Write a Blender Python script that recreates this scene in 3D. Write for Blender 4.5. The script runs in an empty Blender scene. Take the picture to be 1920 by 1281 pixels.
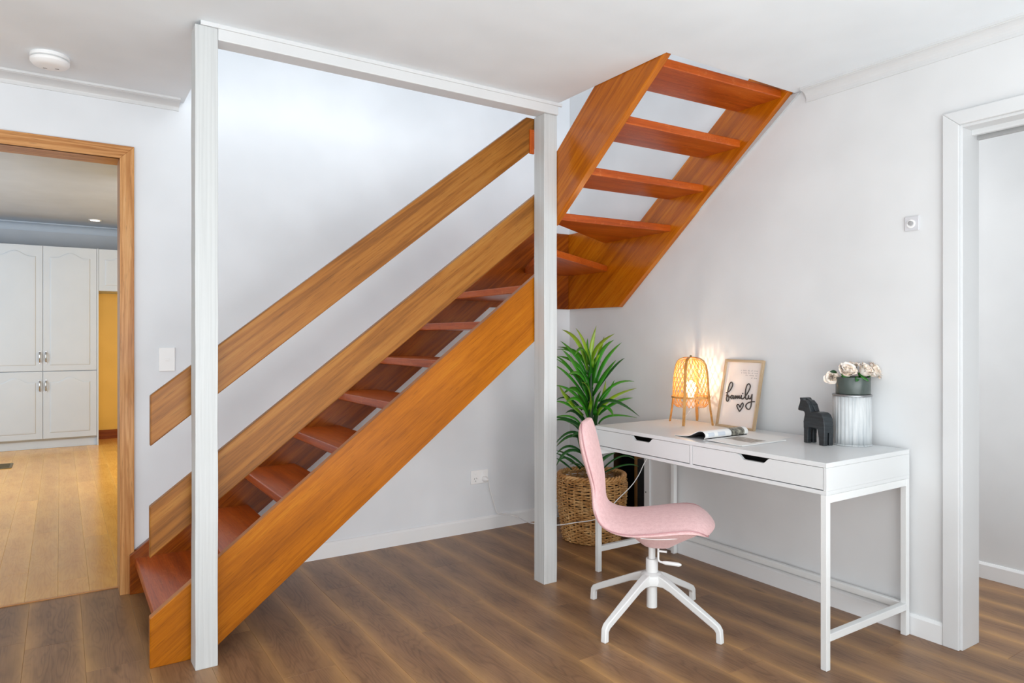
import bpy, bmesh, math, random
from mathutils import Vector, Matrix, noise as mnoise
random.seed(11)
SC = bpy.context.scene
COL = SC.collection
PI = math.pi

# ------------------------------------------------------------------ camera, world, lights, exposure
cam = bpy.data.objects.new('camera', bpy.data.cameras.new('camera'))
COL.objects.link(cam)
cam.location = (0, 0, 1.219)
cam.rotation_euler = (PI / 2, 0, math.radians(-33.2))
cam.data.sensor_width = 36
cam.data.lens = 36 * 1294.2 / 1920
cam.data.shift_y = -7.6 / 1920
cam.data.clip_start = 0.02
SC.camera = cam
SC.view_settings.view_transform = 'Standard'
SC.view_settings.look = 'None'
SC.view_settings.gamma = 1
SC.view_settings.use_curve_mapping = False
SC.view_settings.exposure = -0.04

W = bpy.data.worlds.new('world')
SC.world = W
W.use_nodes = True
W.node_tree.nodes['Background'].inputs['Color'].default_value = (0.93, 0.96, 1, 1)
W.node_tree.nodes['Background'].inputs['Strength'].default_value = 0.9

def area(name, loc, target, sx, sy, power, color=(1, 1, 1)):
    l = bpy.data.lights.new(name, 'AREA')
    l.shape = 'RECTANGLE'
    l.size, l.size_y = sx, sy
    l.energy = power
    l.color = color
    o = bpy.data.objects.new(name, l)
    COL.objects.link(o)
    o.location = loc
    d = Vector(target) - Vector(loc)
    o.rotation_euler = d.to_track_quat('-Z', 'Y').to_euler()
    return o

area('window_light_behind_camera', (0.4, -2.5, 0.95), (0.8, 3.0, 0.75), 5.4, 1.5, 128, (0.96, 0.985, 1.0))
area('left_fill_light', (-5.0, 0.2, 1.3), (2.5, 1.9, 1.1), 4.0, 1.9, 52, (0.96, 0.985, 1.0))  # added fill from the left, that wall has no window
area('ceiling_fill_light', (-0.6, -0.75, 0.35), (-0.6, -0.6, 2.4), 6.0, 3.0, 158, (0.86, 0.96, 1.0))  # added lamp aimed upwards to brighten the ceiling, no real source
area('upstairs_window_light', (1.3, 0.6, 3.75), (1.55, 3.76, 2.95), 2.4, 1.2, 58, (0.92, 0.97, 1.0))
area('kitchen_fill_light', (-2.2, 6.6, 1.6), (0.8, 8.6, 0.8), 2.4, 1.5, 84, (0.82, 0.94, 1.0))  # added area lamp to brighten the kitchen, not a known window
area('kitchen_side_light', (1.3, 6.4, 1.6), (0.55, 9.6, 0.9), 0.8, 1.2, 26, (1.0, 0.98, 0.94))
area('hall_fill_light', (3.45, 3.2, 1.5), (3.75, 1.4, 1.15), 0.6, 1.6, 30)  # added to brighten the hall wall, stands for no known source

sp_ = bpy.data.lights.new('under_stair_fill', 'SPOT')  # added spot that lifts the dim wall under the stairs
sp_.energy = 105
sp_.spot_size = math.radians(46)
sp_.spot_blend = 0.9
sp_.shadow_soft_size = 0.35
fo = bpy.data.objects.new('under_stair_fill', sp_)
COL.objects.link(fo)
fo.location = (0.7, -0.9, 1.0)
fo.rotation_euler = (Vector((1.85, 3.76, 0.55)) - Vector(fo.location)).to_track_quat('-Z', 'Y').to_euler()

# ------------------------------------------------------------------ helpers
def lin(c):
    def f(v):
        v /= 255
        return v / 12.92 if v <= 0.04045 else ((v + 0.055) / 1.055) ** 2.4
    return (f(c[0]), f(c[1]), f(c[2]), 1)

class NT:
    def __init__(s, name):
        s.m = bpy.data.materials.new(name)
        s.m.use_nodes = True
        s.t = s.m.node_tree
        s.b = s.t.nodes['Principled BSDF']
    def n(s, typ, **kw):
        nd = s.t.nodes.new(typ)
        for k, v in kw.items():
            if k.startswith('i_'):
                key = k[2:]
                nd.inputs[int(key) if key.isdigit() else key.replace('_', ' ')].default_value = v
            else:
                setattr(nd, k, v)
        return nd
    def l(s, a, b):
        s.t.links.new(a, b)
    def math(s, op, a, b=None, clamp=False):
        nd = s.n('ShaderNodeMath', operation=op, use_clamp=clamp)
        for i, v in enumerate((a, b)):
            if v is None: continue
            if hasattr(v, 'links'): s.l(v, nd.inputs[i])
            else: nd.inputs[i].default_value = v
        return nd.outputs[0]
    def ramp(s, fac, stops):
        nd = s.n('ShaderNodeValToRGB')
        e = nd.color_ramp.elements
        while len(e) < len(stops): e.new(0.5)
        for el, (p, c) in zip(e, stops):
            el.position = p
            el.color = c
        s.l(fac, nd.inputs[0])
        return nd.outputs[0]
    def mix(s, fac, a, b, blend='MIX'):
        nd = s.n('ShaderNodeMix', data_type='RGBA', blend_type=blend)
        for i, v in ((0, fac), (6, a), (7, b)):
            if hasattr(v, 'links'): s.l(v, nd.inputs[i])
            else: nd.inputs[i].default_value = v
        return nd.outputs[2]
    def bump(s, h, strength, dist=0.002):
        nd = s.n('ShaderNodeBump')
        nd.inputs['Strength'].default_value = strength
        nd.inputs['Distance'].default_value = dist
        s.l(h, nd.inputs['Height'])
        s.l(nd.outputs[0], s.b.inputs['Normal'])
    def objco(s, scale=(1, 1, 1), rand=True):
        tc = s.n('ShaderNodeTexCoord')
        mp = s.n('ShaderNodeMapping')
        mp.inputs['Scale'].default_value = scale
        if rand:
            oi = s.n('ShaderNodeObjectInfo')
            mu = s.n('ShaderNodeVectorMath', operation='SCALE')
            mu.inputs[0].default_value = (13.7, 7.3, 21.1)
            s.l(oi.outputs['Random'], mu.inputs['Scale'])
            ad = s.n('ShaderNodeVectorMath', operation='ADD')
            s.l(tc.outputs['Object'], ad.inputs[0])
            s.l(mu.outputs[0], ad.inputs[1])
            s.l(ad.outputs[0], mp.inputs[0])
        else:
            s.l(tc.outputs['Object'], mp.inputs[0])
        return mp.outputs[0]
    def noise(s, vec, scale, detail=3, rough=0.5, dist=0.0):
        nd = s.n('ShaderNodeTexNoise')
        nd.inputs['Scale'].default_value = scale
        nd.inputs['Detail'].default_value = detail
        nd.inputs['Roughness'].default_value = rough
        nd.inputs['Distortion'].default_value = dist
        s.l(vec, nd.inputs['Vector'])
        return nd.outputs['Fac']

def plain(name, rgb, rough=0.5, metal=0.0, spec=0.5, **kw):
    t = NT(name)
    t.b.inputs['Base Color'].default_value = lin(rgb)
    t.b.inputs['Roughness'].default_value = rough
    t.b.inputs['Metallic'].default_value = metal
    t.b.inputs['Specular IOR Level'].default_value = spec
    for k, v in kw.items():
        t.b.inputs[k.replace('_', ' ')].default_value = v
    return t.m

def paint(name, rgb, rough=0.6, bump=0.05, scale=60, vary=4):
    t = NT(name)
    v = t.objco((1, 1, 1), False)
    f = t.noise(v, 3.0, 2)
    c1 = lin([max(0, x - vary) for x in rgb])
    c2 = lin([min(255, x + vary) for x in rgb])
    t.l(t.ramp(f, [(0.3, c1), (0.7, c2)]), t.b.inputs['Base Color'])
    t.b.inputs['Roughness'].default_value = rough
    t.bump(t.noise(v, scale, 4), bump, 0.001)
    return t.m

def sawn_paint(name, rgb):
    # white paint over rough sawn timber, the grain runs along local z
    t = NT(name)
    v = t.objco((60, 60, 0.8), True)
    f = t.noise(v, 2.2, 3, 0.55)
    g = t.noise(t.objco((1, 1, 1), True), 14, 4)
    t.l(t.ramp(f, [(0.25, lin([x - 12 for x in rgb])), (0.6, lin(rgb))]), t.b.inputs['Base Color'])
    t.b.inputs['Roughness'].default_value = 0.55
    h = t.math('ADD', f, t.math('MULTIPLY', g, 0.35))
    t.bump(h, 0.5, 0.0025)
    return t.m

def wood(name, dark, mid, light, rough=0.3, coat=0.4, fig=9.0, stretch=7.0, fib=0.5, mott=0.0, line=0.35):
    # grain runs along local x
    t = NT(name)
    v = t.objco((0.42, stretch, stretch), True)
    base = t.noise(v, 1.7, 3, 0.5, 0.2)
    rings = t.math('SINE', t.math('MULTIPLY', base, fig * 6.0))
    rings = t.math('ADD', t.math('MULTIPLY', rings, 0.5), 0.5)
    fv = t.objco((5, 130, 130), True)
    fibre = t.noise(fv, 1.6, 4, 0.65)
    wide = t.noise(t.objco((0.7, 5.0, 5.0), True), 2.0, 3)
    k = t.math('ADD', t.math('MULTIPLY', rings, line), t.math('MULTIPLY', fibre, fib))
    k = t.math('ADD', k, t.math('MULTIPLY', wide, 0.75))
    k = t.math('SUBTRACT', k, 0.36 + 0.5 * (line - 0.35) + 0.5 * (fib - 0.5))
    col = t.ramp(k, [(0.1, lin(dark)), (0.5, lin(mid)), (0.9, lin(light))])
    pores = t.noise(t.objco((14, 260, 260), True), 1.0, 2)
    pm = t.ramp(pores, [(0.60, (0, 0, 0, 1)), (0.70, (1, 1, 1, 1))])
    col = t.mix(t.math('MULTIPLY', pm, 0.35), col, lin([c * 0.55 for c in dark]))
    if mott:
        sc = t.noise(t.objco((1, 1, 1), True), 34, 5, 0.75)
        sm = t.ramp(sc, [(0.56, (0, 0, 0, 1)), (0.66, (1, 1, 1, 1))])
        col = t.mix(t.math('MULTIPLY', sm, mott), col, lin([min(255, c + 55) for c in light]))
    t.l(col, t.b.inputs['Base Color'])
    t.b.inputs['Roughness'].default_value = rough
    t.b.inputs['Coat Weight'].default_value = coat
    t.b.inputs['Coat Roughness'].default_value = 0.22
    t.b.inputs['Specular IOR Level'].default_value = 0.2
    t.bump(t.math('ADD', fibre, t.math('MULTIPLY', pm, -0.3)), 0.12, 0.0008)
    return t.m

def laminate(name, dark, mid, tan, rough=0.38, halfw=0.0975, edge=0.75, knots=True):
    # plank: length along local x, width along local y
    t = NT(name)
    tc = t.n('ShaderNodeTexCoord')
    sp = t.n('ShaderNodeSeparateXYZ')
    t.l(tc.outputs['Object'], sp.inputs[0])
    oi = t.n('ShaderNodeObjectInfo')
    wob = t.noise(t.objco((1.3, 6, 1), True), 1.5, 3)
    y = t.math('DIVIDE', sp.outputs['Y'], halfw)
    y = t.math('ADD', y, t.math('MULTIPLY', t.math('SUBTRACT', wob, 0.5), 1.1))
    e = t.math('POWER', t.math('MINIMUM', t.math('ABSOLUTE', y), 1.3), 2.5)
    base = t.noise(t.objco((1.15, 7.5, 1), True), 1.55, 2, 0.45, 0.25)
    rings = t.math('SINE', t.math('MULTIPLY', base, 95.0))
    rings = t.math('POWER', t.math('ADD', t.math('MULTIPLY', rings, 0.5), 0.5), 3.0)
    fibre = t.noise(t.objco((3.5, 120, 1), True), 1.6, 4, 0.6)
    cloud = t.noise(t.objco((2.2, 6, 1), True), 1.6, 3)
    k = t.math('ADD', t.math('MULTIPLY', cloud, 0.8), t.math('MULTIPLY', fibre, 0.55))
    k = t.math('SUBTRACT', k, t.math('MULTIPLY', rings, 0.16))
    k = t.math('SUBTRACT', k, 0.2)
    col = t.ramp(k, [(0.12, lin(dark)), (0.62, lin(mid)), (0.95, lin([c * 0.5 + d * 0.5 for c, d in zip(mid, tan)]))])
    col = t.mix(t.math('MULTIPLY', e, edge, True), col, lin(tan))
    if knots:
        vo = t.n('ShaderNodeTexVoronoi')
        vo.inputs['Scale'].default_value = 2.1
        vo.inputs['Randomness'].default_value = 0.9
        t.l(t.objco((0.9, 2.4, 0.001), True), vo.inputs['Vector'])
        kn = t.ramp(vo.outputs['Distance'], [(0.02, (1, 1, 1, 1)), (0.11, (0, 0, 0, 1))])
        col = t.mix(t.math('MULTIPLY', kn, 0.6), col, lin([c * 0.62 for c in dark]))
    br = t.math('ADD', t.math('MULTIPLY', oi.outputs['Random'], 0.22), 0.89)
    hs = t.n('ShaderNodeHueSaturation')
    t.l(br, hs.inputs['Value'])
    t.l(col, hs.inputs['Color'])
    t.l(hs.outputs[0], t.b.inputs['Base Color'])
    t.b.inputs['Roughness'].default_value = rough
    t.bump(fibre, 0.08, 0.0006)
    return t.m

# ------------------------------------------------------------------ mesh builders
class MB:
    def __init__(s):
        s.bm = bmesh.new()
    def box(s, a, b, M=None):
        vs = [s.bm.verts.new((x, y, z)) for x in (a[0], b[0]) for y in (a[1], b[1]) for z in (a[2], b[2])]
        for f in ((0, 1, 3, 2), (4, 6, 7, 5), (0, 4, 5, 1), (2, 3, 7, 6), (0, 2, 6, 4), (1, 5, 7, 3)):
            s.bm.faces.new([vs[i] for i in f])
        if M: bmesh.ops.transform(s.bm, matrix=M, verts=vs)
        return s
    def prism(s, pts, ext):
        ext = Vector(ext)
        a = [s.bm.verts.new(Vector(p)) for p in pts]
        b = [s.bm.verts.new(Vector(p) + ext) for p in pts]
        n = len(pts)
        s.bm.faces.new(a)
        s.bm.faces.new(b[::-1])
        for i in range(n):
            s.bm.faces.new([a[i], b[i], b[(i + 1) % n], a[(i + 1) % n]])
        return s
    def lathe(s, prof, n=32, c=(0, 0), cap=True, rfun=None):
        rings = []
        for r, z in prof:
            ring = []
            for i in range(n):
                t = 2 * PI * i / n
                rr = r * (rfun(t, z) if rfun else 1)
                ring.append(s.bm.verts.new((c[0] + rr * math.cos(t), c[1] + rr * math.sin(t), z)))
            rings.append(ring)
        for a, b in zip(rings, rings[1:]):
            for i in range(n):
                s.bm.faces.new([a[i], a[(i + 1) % n], b[(i + 1) % n], b[i]])
        if cap:
            s.bm.faces.new(rings[0][::-1])
            s.bm.faces.new(rings[-1])
        return s
    def tube(s, pts, r, n=8, closed=False, cap=True, flat=None):
        pts = [Vector(p) for p in pts]
        N = len(pts)
        rad = r if callable(r) else (lambda i: r)
        rings = []
        up = None
        for i, p in enumerate(pts):
            if closed:
                d = pts[(i + 1) % N] - pts[i - 1]
            else:
                d = pts[min(i + 1, N - 1)] - pts[max(i - 1, 0)]
            d.normalize()
            if up is None:
                up = Vector((0, 0, 1)) if abs(d.z) < 0.9 else Vector((1, 0, 0))
            side = d.cross(up)
            if side.length < 1e-6: side = d.orthogonal()
            side.normalize()
            up = side.cross(d).normalized()
            R = rad(i)
            ring = []
            for k in range(n):
                a = 2 * PI * k / n
                ring.append(s.bm.verts.new(p + side * math.cos(a) * R + up * math.sin(a) * R * (flat or 1)))
            rings.append(ring)
        M = N if closed else N - 1
        for i in range(M):
            a, b = rings[i], rings[(i + 1) % N]
            for k in range(n):
                s.bm.faces.new([a[k], a[(k + 1) % n], b[(k + 1) % n], b[k]])
        if cap and not closed:
            s.bm.faces.new(rings[0][::-1])
            s.bm.faces.new(rings[-1])
        return s
    def ribbon(s, pts, nrm, w, th):
        """flat strip along pts with outward normals nrm"""
        pts = [Vector(p) for p in pts]
        rings = []
        N = len(pts)
        for i, p in enumerate(pts):
            d = (pts[min(i + 1, N - 1)] - pts[max(i - 1, 0)]).normalized()
            n = Vector(nrm[i])
            n = (n - d * n.dot(d)).normalized()
            sd = d.cross(n)
            ww = w[i] if isinstance(w, (list, tuple)) else w
            rings.append([s.bm.verts.new(p + sd * a * ww / 2 + n * b * th / 2) for a, b in ((-1, -1), (1, -1), (1, 1), (-1, 1))])
        for a, b in zip(rings, rings[1:]):
            for k in range(4):
                s.bm.faces.new([a[k], a[(k + 1) % 4], b[(k + 1) % 4], b[k]])
        s.bm.faces.new(rings[0][::-1])
        s.bm.faces.new(rings[-1])
        return s
    def grid(s, rows):
        vs = [[s.bm.verts.new(Vector(p)) for p in r] for r in rows]
        for a, b in zip(vs, vs[1:]):
            for i in range(len(a) - 1):
                s.bm.faces.new([a[i], a[i + 1], b[i + 1], b[i]])
        return s

def link(name, bm, m, parent=None, smooth=False, bevel=0, seg=2, sub=0, weld=False, loc=None):
    bmesh.ops.recalc_face_normals(bm, faces=bm.faces)
    me = bpy.data.meshes.new(name)
    bm.to_mesh(me)
    bm.free()
    if m: me.materials.append(m)
    o = bpy.data.objects.new(name, me)
    COL.objects.link(o)
    if parent: o.parent = parent
    if loc: o.location = loc
    if smooth:
        for p in me.polygons: p.use_smooth = True
        if smooth != 'all' and not sub:
            me.set_sharp_from_angle(angle=math.radians(35))
    if bevel:
        md = o.modifiers.new('bevel', 'BEVEL')
        md.width = bevel
        md.segments = seg
        md.limit_method = 'ANGLE'
        md.angle_limit = math.radians(40)
    if sub:
        md = o.modifiers.new('subsurf', 'SUBSURF')
        md.levels = md.render_levels = sub
    return o

def wpart(name, mb, m, root, **kw):
    """part whose mesh was written in world coordinates; root is an unrotated Empty"""
    if root is not None:
        bmesh.ops.translate(mb.bm, verts=mb.bm.verts, vec=-Vector(root.location))
    return link(name, mb.bm, m, root, **kw)

def thing(name, label, cat, loc=(0, 0, 0), rz=0, group=None):
    o = bpy.data.objects.new(name, None)
    COL.objects.link(o)
    o.empty_display_size = 0.1
    o.location = loc
    o.rotation_euler = (0, 0, rz)
    o['label'] = label
    o['category'] = cat
    if group: o['group'] = group
    return o

def tag(o, label, cat, group=None):
    o['label'] = label
    o['category'] = cat
    if group: o['group'] = group
    return o

def struct(name, mb, m, label=None, parent=None, **kw):
    o = link(name, mb.bm, m, parent, **kw)
    if parent is None:
        o['kind'] = 'structure'
        if label: o['label'] = label
    return o

def sempty(name, label, loc=(0, 0, 0)):
    o = bpy.data.objects.new(name, None)
    COL.objects.link(o)
    o.location = loc
    o['kind'] = 'structure'
    o['label'] = label
    return o

def board(name, pts, ext, m, root, grain, bevel=0.002):
    """prism whose local x axis follows the wood grain"""
    ext = Vector(ext)
    ex = Vector(grain).normalized()
    ez = ext.normalized()
    ez = (ez - ex * ez.dot(ex)).normalized()
    ey = ez.cross(ex)
    F = Matrix((ex, ey, ez)).transposed().to_4x4()
    F.translation = Vector(pts[0])
    inv = F.inverted()
    mb = MB().prism(pts, ext)
    bmesh.ops.transform(mb.bm, matrix=inv, verts=mb.bm.verts)
    o = link(name, mb.bm, m, root, bevel=bevel)
    o.matrix_basis = (Matrix.Translation(-Vector(root.location)) if root else Matrix()) @ F
    return o

def catmull(P, n=6, closed=False):
    P = [Vector(p) for p in P]
    out = []
    N = len(P)
    rng = range(N if closed else N - 1)
    for i in rng:
        p0 = P[i - 1] if (closed or i > 0) else P[0]
        p1, p2 = P[i], P[(i + 1) % N]
        p3 = P[(i + 2) % N] if (closed or i + 2 < N) else P[-1]
        for k in range(n):
            t = k / n
            out.append(0.5 * ((2 * p1) + (p2 - p0) * t + (2 * p0 - 5 * p1 + 4 * p2 - p3) * t * t + (3 * p1 - p0 - 3 * p2 + p3) * t ** 3))
    if not closed: out.append(P[-1])
    return out

# ------------------------------------------------------------------ materials
M_wall = paint('wall_paint', (222, 223, 224), 0.65, 0.04)
M_wallb = paint('back_wall_paint', (226, 229, 233), 0.65, 0.04)
M_ceil = paint('ceiling_paint', (234, 239, 243), 0.8, 0.03)
M_trim = paint('trim_paint', (217, 218, 219), 0.4, 0.03, 90, 3)
M_post = sawn_paint('sawn_white_paint', (203, 205, 205))
M_white = plain('white_lacquer', (221, 223, 224), 0.3)
M_powder = plain('white_powder_coat', (230, 232, 232), 0.38)
M_plastic = plain('white_plastic', (246, 246, 246), 0.35)
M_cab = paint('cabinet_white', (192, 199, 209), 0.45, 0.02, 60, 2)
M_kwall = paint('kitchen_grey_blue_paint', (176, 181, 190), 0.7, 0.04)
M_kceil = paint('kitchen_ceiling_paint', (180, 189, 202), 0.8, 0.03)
M_yellow = paint('yellow_paint', (248, 204, 100), 0.5, 0.03)
M_black = plain('dark_void', (24, 23, 22), 0.7)
M_dark = plain('black_board', (22, 22, 23), 0.55)
M_joint = plain('floor_joint', (112, 84, 60), 0.8)
M_chrome = plain('brushed_chrome', (170, 170, 172), 0.25, 1.0)
M_string = wood('stringer_timber', (128, 67, 0), (171, 96, 2), (196, 126, 20), 0.34, 0.2, 5, 9, 0.7, 0, 0.12)
M_rail = wood('rail_timber', (108, 62, 18), (150, 94, 34), (172, 120, 54), 0.42, 0.12, 4, 12, 0.5, 0, 0.3)
M_tread = wood('tread_timber', (136, 50, 6), (188, 86, 24), (210, 116, 48), 0.3, 0.3, 5, 8, 0.6, 0.16, 0.15)
M_wstr = wood('wall_stringer_timber', (96, 38, 2), (142, 68, 12), (176, 98, 22), 0.26, 0.35, 5, 8, 0.6, 0, 0.2)
M_upstr = wood('upper_stringer_timber', (144, 68, 0), (186, 100, 4), (210, 134, 24), 0.24, 0.4, 5, 9, 0.6, 0, 0.25)
M_casing = wood('casing_timber', (172, 112, 60), (202, 146, 90), (222, 174, 120), 0.4, 0.2, 9, 10, 0.5, 0, 0.35)
M_lam = laminate('laminate_plank', (102, 72, 50), (150, 112, 80), (184, 140, 90))
M_oak = laminate('timber_plank', (206, 144, 62), (232, 174, 86), (240, 190, 102), 0.22, 0.065, 0.35, False)
M_pine = wood('pine_stud', (128, 88, 46), (170, 122, 70), (196, 150, 96), 0.6, 0.0)
M_bamboo = wood('bamboo', (170, 112, 52), (204, 150, 84), (224, 176, 112), 0.45, 0.15, 4, 10, 0.6, 0, 0.15)
M_framew = wood('pale_frame_timber', (170, 144, 112), (200, 176, 144), (218, 200, 172), 0.5, 0.1, 5, 9, 0.5)

def fabric():
    t = NT('pink_wool_fabric')
    v = t.objco((1, 1, 1), False)
    f = t.noise(v, 420, 3, 0.7)
    g = t.noise(v, 60, 3)
    k = t.math('ADD', t.math('MULTIPLY', f, 0.7), t.math('MULTIPLY', g, 0.3))
    t.l(t.ramp(k, [(0.3, lin((208, 162, 164))), (0.55, lin((234, 194, 194))), (0.8, lin((244, 216, 214)))]), t.b.inputs['Base Color'])
    t.b.inputs['Roughness'].default_value = 0.9
    t.b.inputs['Sheen Weight'].default_value = 0.35
    t.b.inputs['Sheen Tint'].default_value = lin((245, 222, 222))
    t.bump(f, 0.3, 0.001)
    return t.m
M_pink = fabric()
M_pinkd = plain('pink_piping', (196, 146, 150), 0.9)

def leafmat(name, a, b, c):
    t = NT(name)
    tc = t.n('ShaderNodeTexCoord')
    sp = t.n('ShaderNodeSeparateXYZ')
    t.l(tc.outputs['UV'], sp.inputs[0])
    f = t.noise(t.objco((1, 1, 1), True), 9, 3)
    k = t.math('ADD', t.math('MULTIPLY', sp.outputs['X'], 0.65), t.math('MULTIPLY', f, 0.4))
    t.l(t.ramp(k, [(0.15, lin(a)), (0.5, lin(b)), (0.85, lin(c))]), t.b.inputs['Base Color'])
    t.b.inputs['Roughness'].default_value = 0.38
    t.b.inputs['Subsurface Weight'].default_value = 0.0
    t.b.inputs['Transmission Weight'].default_value = 0.0
    return t.m
M_leaf = leafmat('leaf_green', (18, 84, 16), (58, 146, 30), (86, 146, 56))
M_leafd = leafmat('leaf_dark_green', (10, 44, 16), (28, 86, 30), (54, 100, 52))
M_leafy = leafmat('leaf_yellow_green', (56, 124, 18), (142, 180, 34), (136, 156, 60))
def wicker():
    t = NT('wicker_cane')
    v = t.objco((1, 1, 1), False)
    f = t.noise(v, 16, 4, 0.7)
    g = t.noise(v, 90, 2)
    k = t.math('ADD', t.math('MULTIPLY', f, 0.8), t.math('MULTIPLY', g, 0.25))
    t.l(t.ramp(k, [(0.3, lin((112, 70, 32))), (0.48, lin((182, 132, 74))), (0.7, lin((220, 180, 124)))]), t.b.inputs['Base Color'])
    t.b.inputs['Roughness'].default_value = 0.5
    return t.m
M_wicker = wicker()
M_soil = plain('potting_soil', (30, 22, 16), 0.95)
def tinmat():
    t = NT('whitewashed_tin')
    f = t.noise(t.objco((46, 46, 1.6), False), 2.0, 5, 0.65)
    g = t.noise(t.objco((9, 9, 2.5), False), 3, 3)
    k = t.math('ADD', t.math('MULTIPLY', f, 0.75), t.math('MULTIPLY', g, 0.3))
    t.l(t.ramp(k, [(0.3, lin((128, 136, 142))), (0.45, lin((182, 187, 190))), (0.6, lin((208, 211, 212)))]), t.b.inputs['Base Color'])
    t.b.inputs['Roughness'].default_value = 0.6
    t.b.inputs['Metallic'].default_value = 0.0
    t.bump(f, 0.2, 0.001)
    return t.m
M_tin = tinmat()
M_potg = plain('charcoal_green_glaze', (76, 86, 82), 0.28)
def petalmat():
    t = NT('cream_petal')
    f = t.noise(t.objco((1, 1, 1), True), 26, 3)
    t.l(t.ramp(f, [(0.3, lin((244, 222, 200))), (0.55, lin((248, 238, 228))), (0.8, lin((250, 246, 242)))]), t.b.inputs['Base Color'])
    t.b.inputs['Roughness'].default_value = 0.7
    t.b.inputs['Subsurface Weight'].default_value = 0.15
    t.b.inputs['Subsurface Radius'].default_value = (0.01, 0.007, 0.005)
    return t.m
M_petal = petalmat()
def horsemat():
    t = NT('charcoal_stained_wood')
    f = t.noise(t.objco((8, 8, 70), False), 2, 4)
    t.l(t.ramp(f, [(0.3, lin((30, 34, 38))), (0.7, lin((52, 58, 62)))]), t.b.inputs['Base Color'])
    t.b.inputs['Roughness'].default_value = 0.4
    t.bump(f, 0.08, 0.0006)
    return t.m
M_horse = horsemat()
M_paper = plain('page_paper', (236, 236, 234), 0.4)
M_ink = plain('black_lettering', (58, 50, 46), 0.5)
M_card = plain('print_card', (238, 228, 222), 0.55)
M_grey = plain('grey_ink', (128, 124, 122), 0.7)
def photo_print(name, a, b, c, sx):
    t = NT(name)
    v = t.objco((sx, sx * 1.6, sx), False)
    vo = t.n('ShaderNodeTexVoronoi')
    vo.inputs['Scale'].default_value = 1.0
    t.l(v, vo.inputs['Vector'])
    f = t.noise(v, 2.2, 4, 0.7)
    k = t.math('ADD', t.math('MULTIPLY', vo.outputs['Distance'], 0.5), t.math('MULTIPLY', f, 0.6))
    t.l(t.ramp(k, [(0.3, lin(a)), (0.55, lin(b)), (0.8, lin(c))]), t.b.inputs['Base Color'])
    t.b.inputs['Roughness'].default_value = 0.35
    return t.m
M_ph1 = photo_print('printed_street_photo', (58, 58, 54), (112, 110, 100), (176, 172, 156), 60)
M_ph2 = photo_print('printed_grey_photo', (108, 104, 98), (160, 154, 146), (204, 200, 194), 40)
M_ph3 = plain('printed_text_block', (206, 212, 220), 0.45)
M_metal = plain('zinc_edge', (150, 152, 154), 0.35, 0.8)
def emit(name, rgb, s):
    t = NT(name)
    t.b.inputs['Base Color'].default_value = lin(rgb)
    t.b.inputs['Emission Color'].default_value = lin(rgb)
    t.b.inputs['Emission Strength'].default_value = s
    return t.m
M_bulb = emit('lit_bulb', (255, 222, 168), 9)
M_down = emit('lit_downlight', (255, 248, 236), 9)
M_brass = plain('old_brass', (120, 104, 70), 0.45, 0.7)

# ------------------------------------------------------------------ room shell
XW, YW, CZ = 2.935, 3.76, 2.3825
HX0, HX1, HY0 = 0.512, 2.07, 2.012   # stairwell opening
HYB = 2.79

def planks(root, xs, width, y0, y1, length, joints, m, z, gap=0.0004, th=0.012):
    cache = {}
    k = 0
    for i, x0 in enumerate(xs):
        j0 = joints(i, x0)
        cuts = []
        y = j0
        while y > y0: y -= length
        y += length
        cuts = [y0]
        while y < y1:
            if y - cuts[-1] > 0.05: cuts.append(y)
            y += length
        yy1 = y1(x0) if callable(y1) else y1
        cuts = [c for c in cuts if c < yy1 - 0.03] + [yy1]
        for a, b in zip(cuts, cuts[1:]):
            L = round(b - a, 4)
            if L not in cache:
                hl, hw, ch = L / 2 - gap / 2, width / 2 - gap / 2, 0.0007
                mb = MB()
                lo = [mb.bm.verts.new(p) for p in ((-hl, -hw, -th), (hl, -hw, -th), (hl, hw, -th), (-hl, hw, -th))]
                mi = [mb.bm.verts.new(p) for p in ((-hl, -hw, -ch), (hl, -hw, -ch), (hl, hw, -ch), (-hl, hw, -ch))]
                to = [mb.bm.verts.new((sx * (hl - ch), sy * (hw - ch), 0)) for sx, sy in ((-1, -1), (1, -1), (1, 1), (-1, 1))]
                mb.bm.faces.new(to)
                for A, B in ((lo, mi), (mi, to)):
                    for q in range(4):
                        mb.bm.faces.new([A[q], A[(q + 1) % 4], B[(q + 1) % 4], B[q]])
                o = link('plank', mb.bm, m, root)
                cache[L] = o.data
            else:
                o = bpy.data.objects.new('plank', cache[L])
                COL.objects.link(o)
                o.parent = root
            o.location = (x0 + width / 2 - root.location.x, (a + b) / 2 - root.location.y, z - root.location.z)
            o.rotation_euler = (0, 0, PI / 2 if (k * 7) % 3 else -PI / 2)
            k += 1

fl = struct('floor', MB().box((-5.4, -2.6, -0.12), (4.1, 3.90, -0.0115)), M_joint, 'brown laminate plank floor of the room under the stairs')
KJ = {0.663: 2.508, 0.858: 2.859, 1.053: 3.267, 1.248: 2.59, 1.443: 2.76, 1.638: 2.04, 1.833: 2.506, 2.028: 1.663, 0.078: 2.95, -0.312: 3.376, 0.273: 2.3, -0.117: 2.05, 0.468: 3.0}
def lj(i, x):
    for kx, v in KJ.items():
        if abs(kx - x) < 0.02: return v
    return 0.4 + ((i * 0.47) % 1.24)
def living_planks():
    xs = [0.078 + 0.195 * k for k in range(-18, 20)]
    a = [x for x in xs if -0.75 < x < 0.2]
    b = [x for x in xs if not (-0.75 < x < 0.2)]
    planks(fl, a, 0.195, -1.3, 3.872, 1.24, lj, M_lam, 0.0)
    planks(fl, b, 0.195, -1.3, 3.775, 1.24, lj, M_lam, 0.0)
living_planks()

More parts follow.
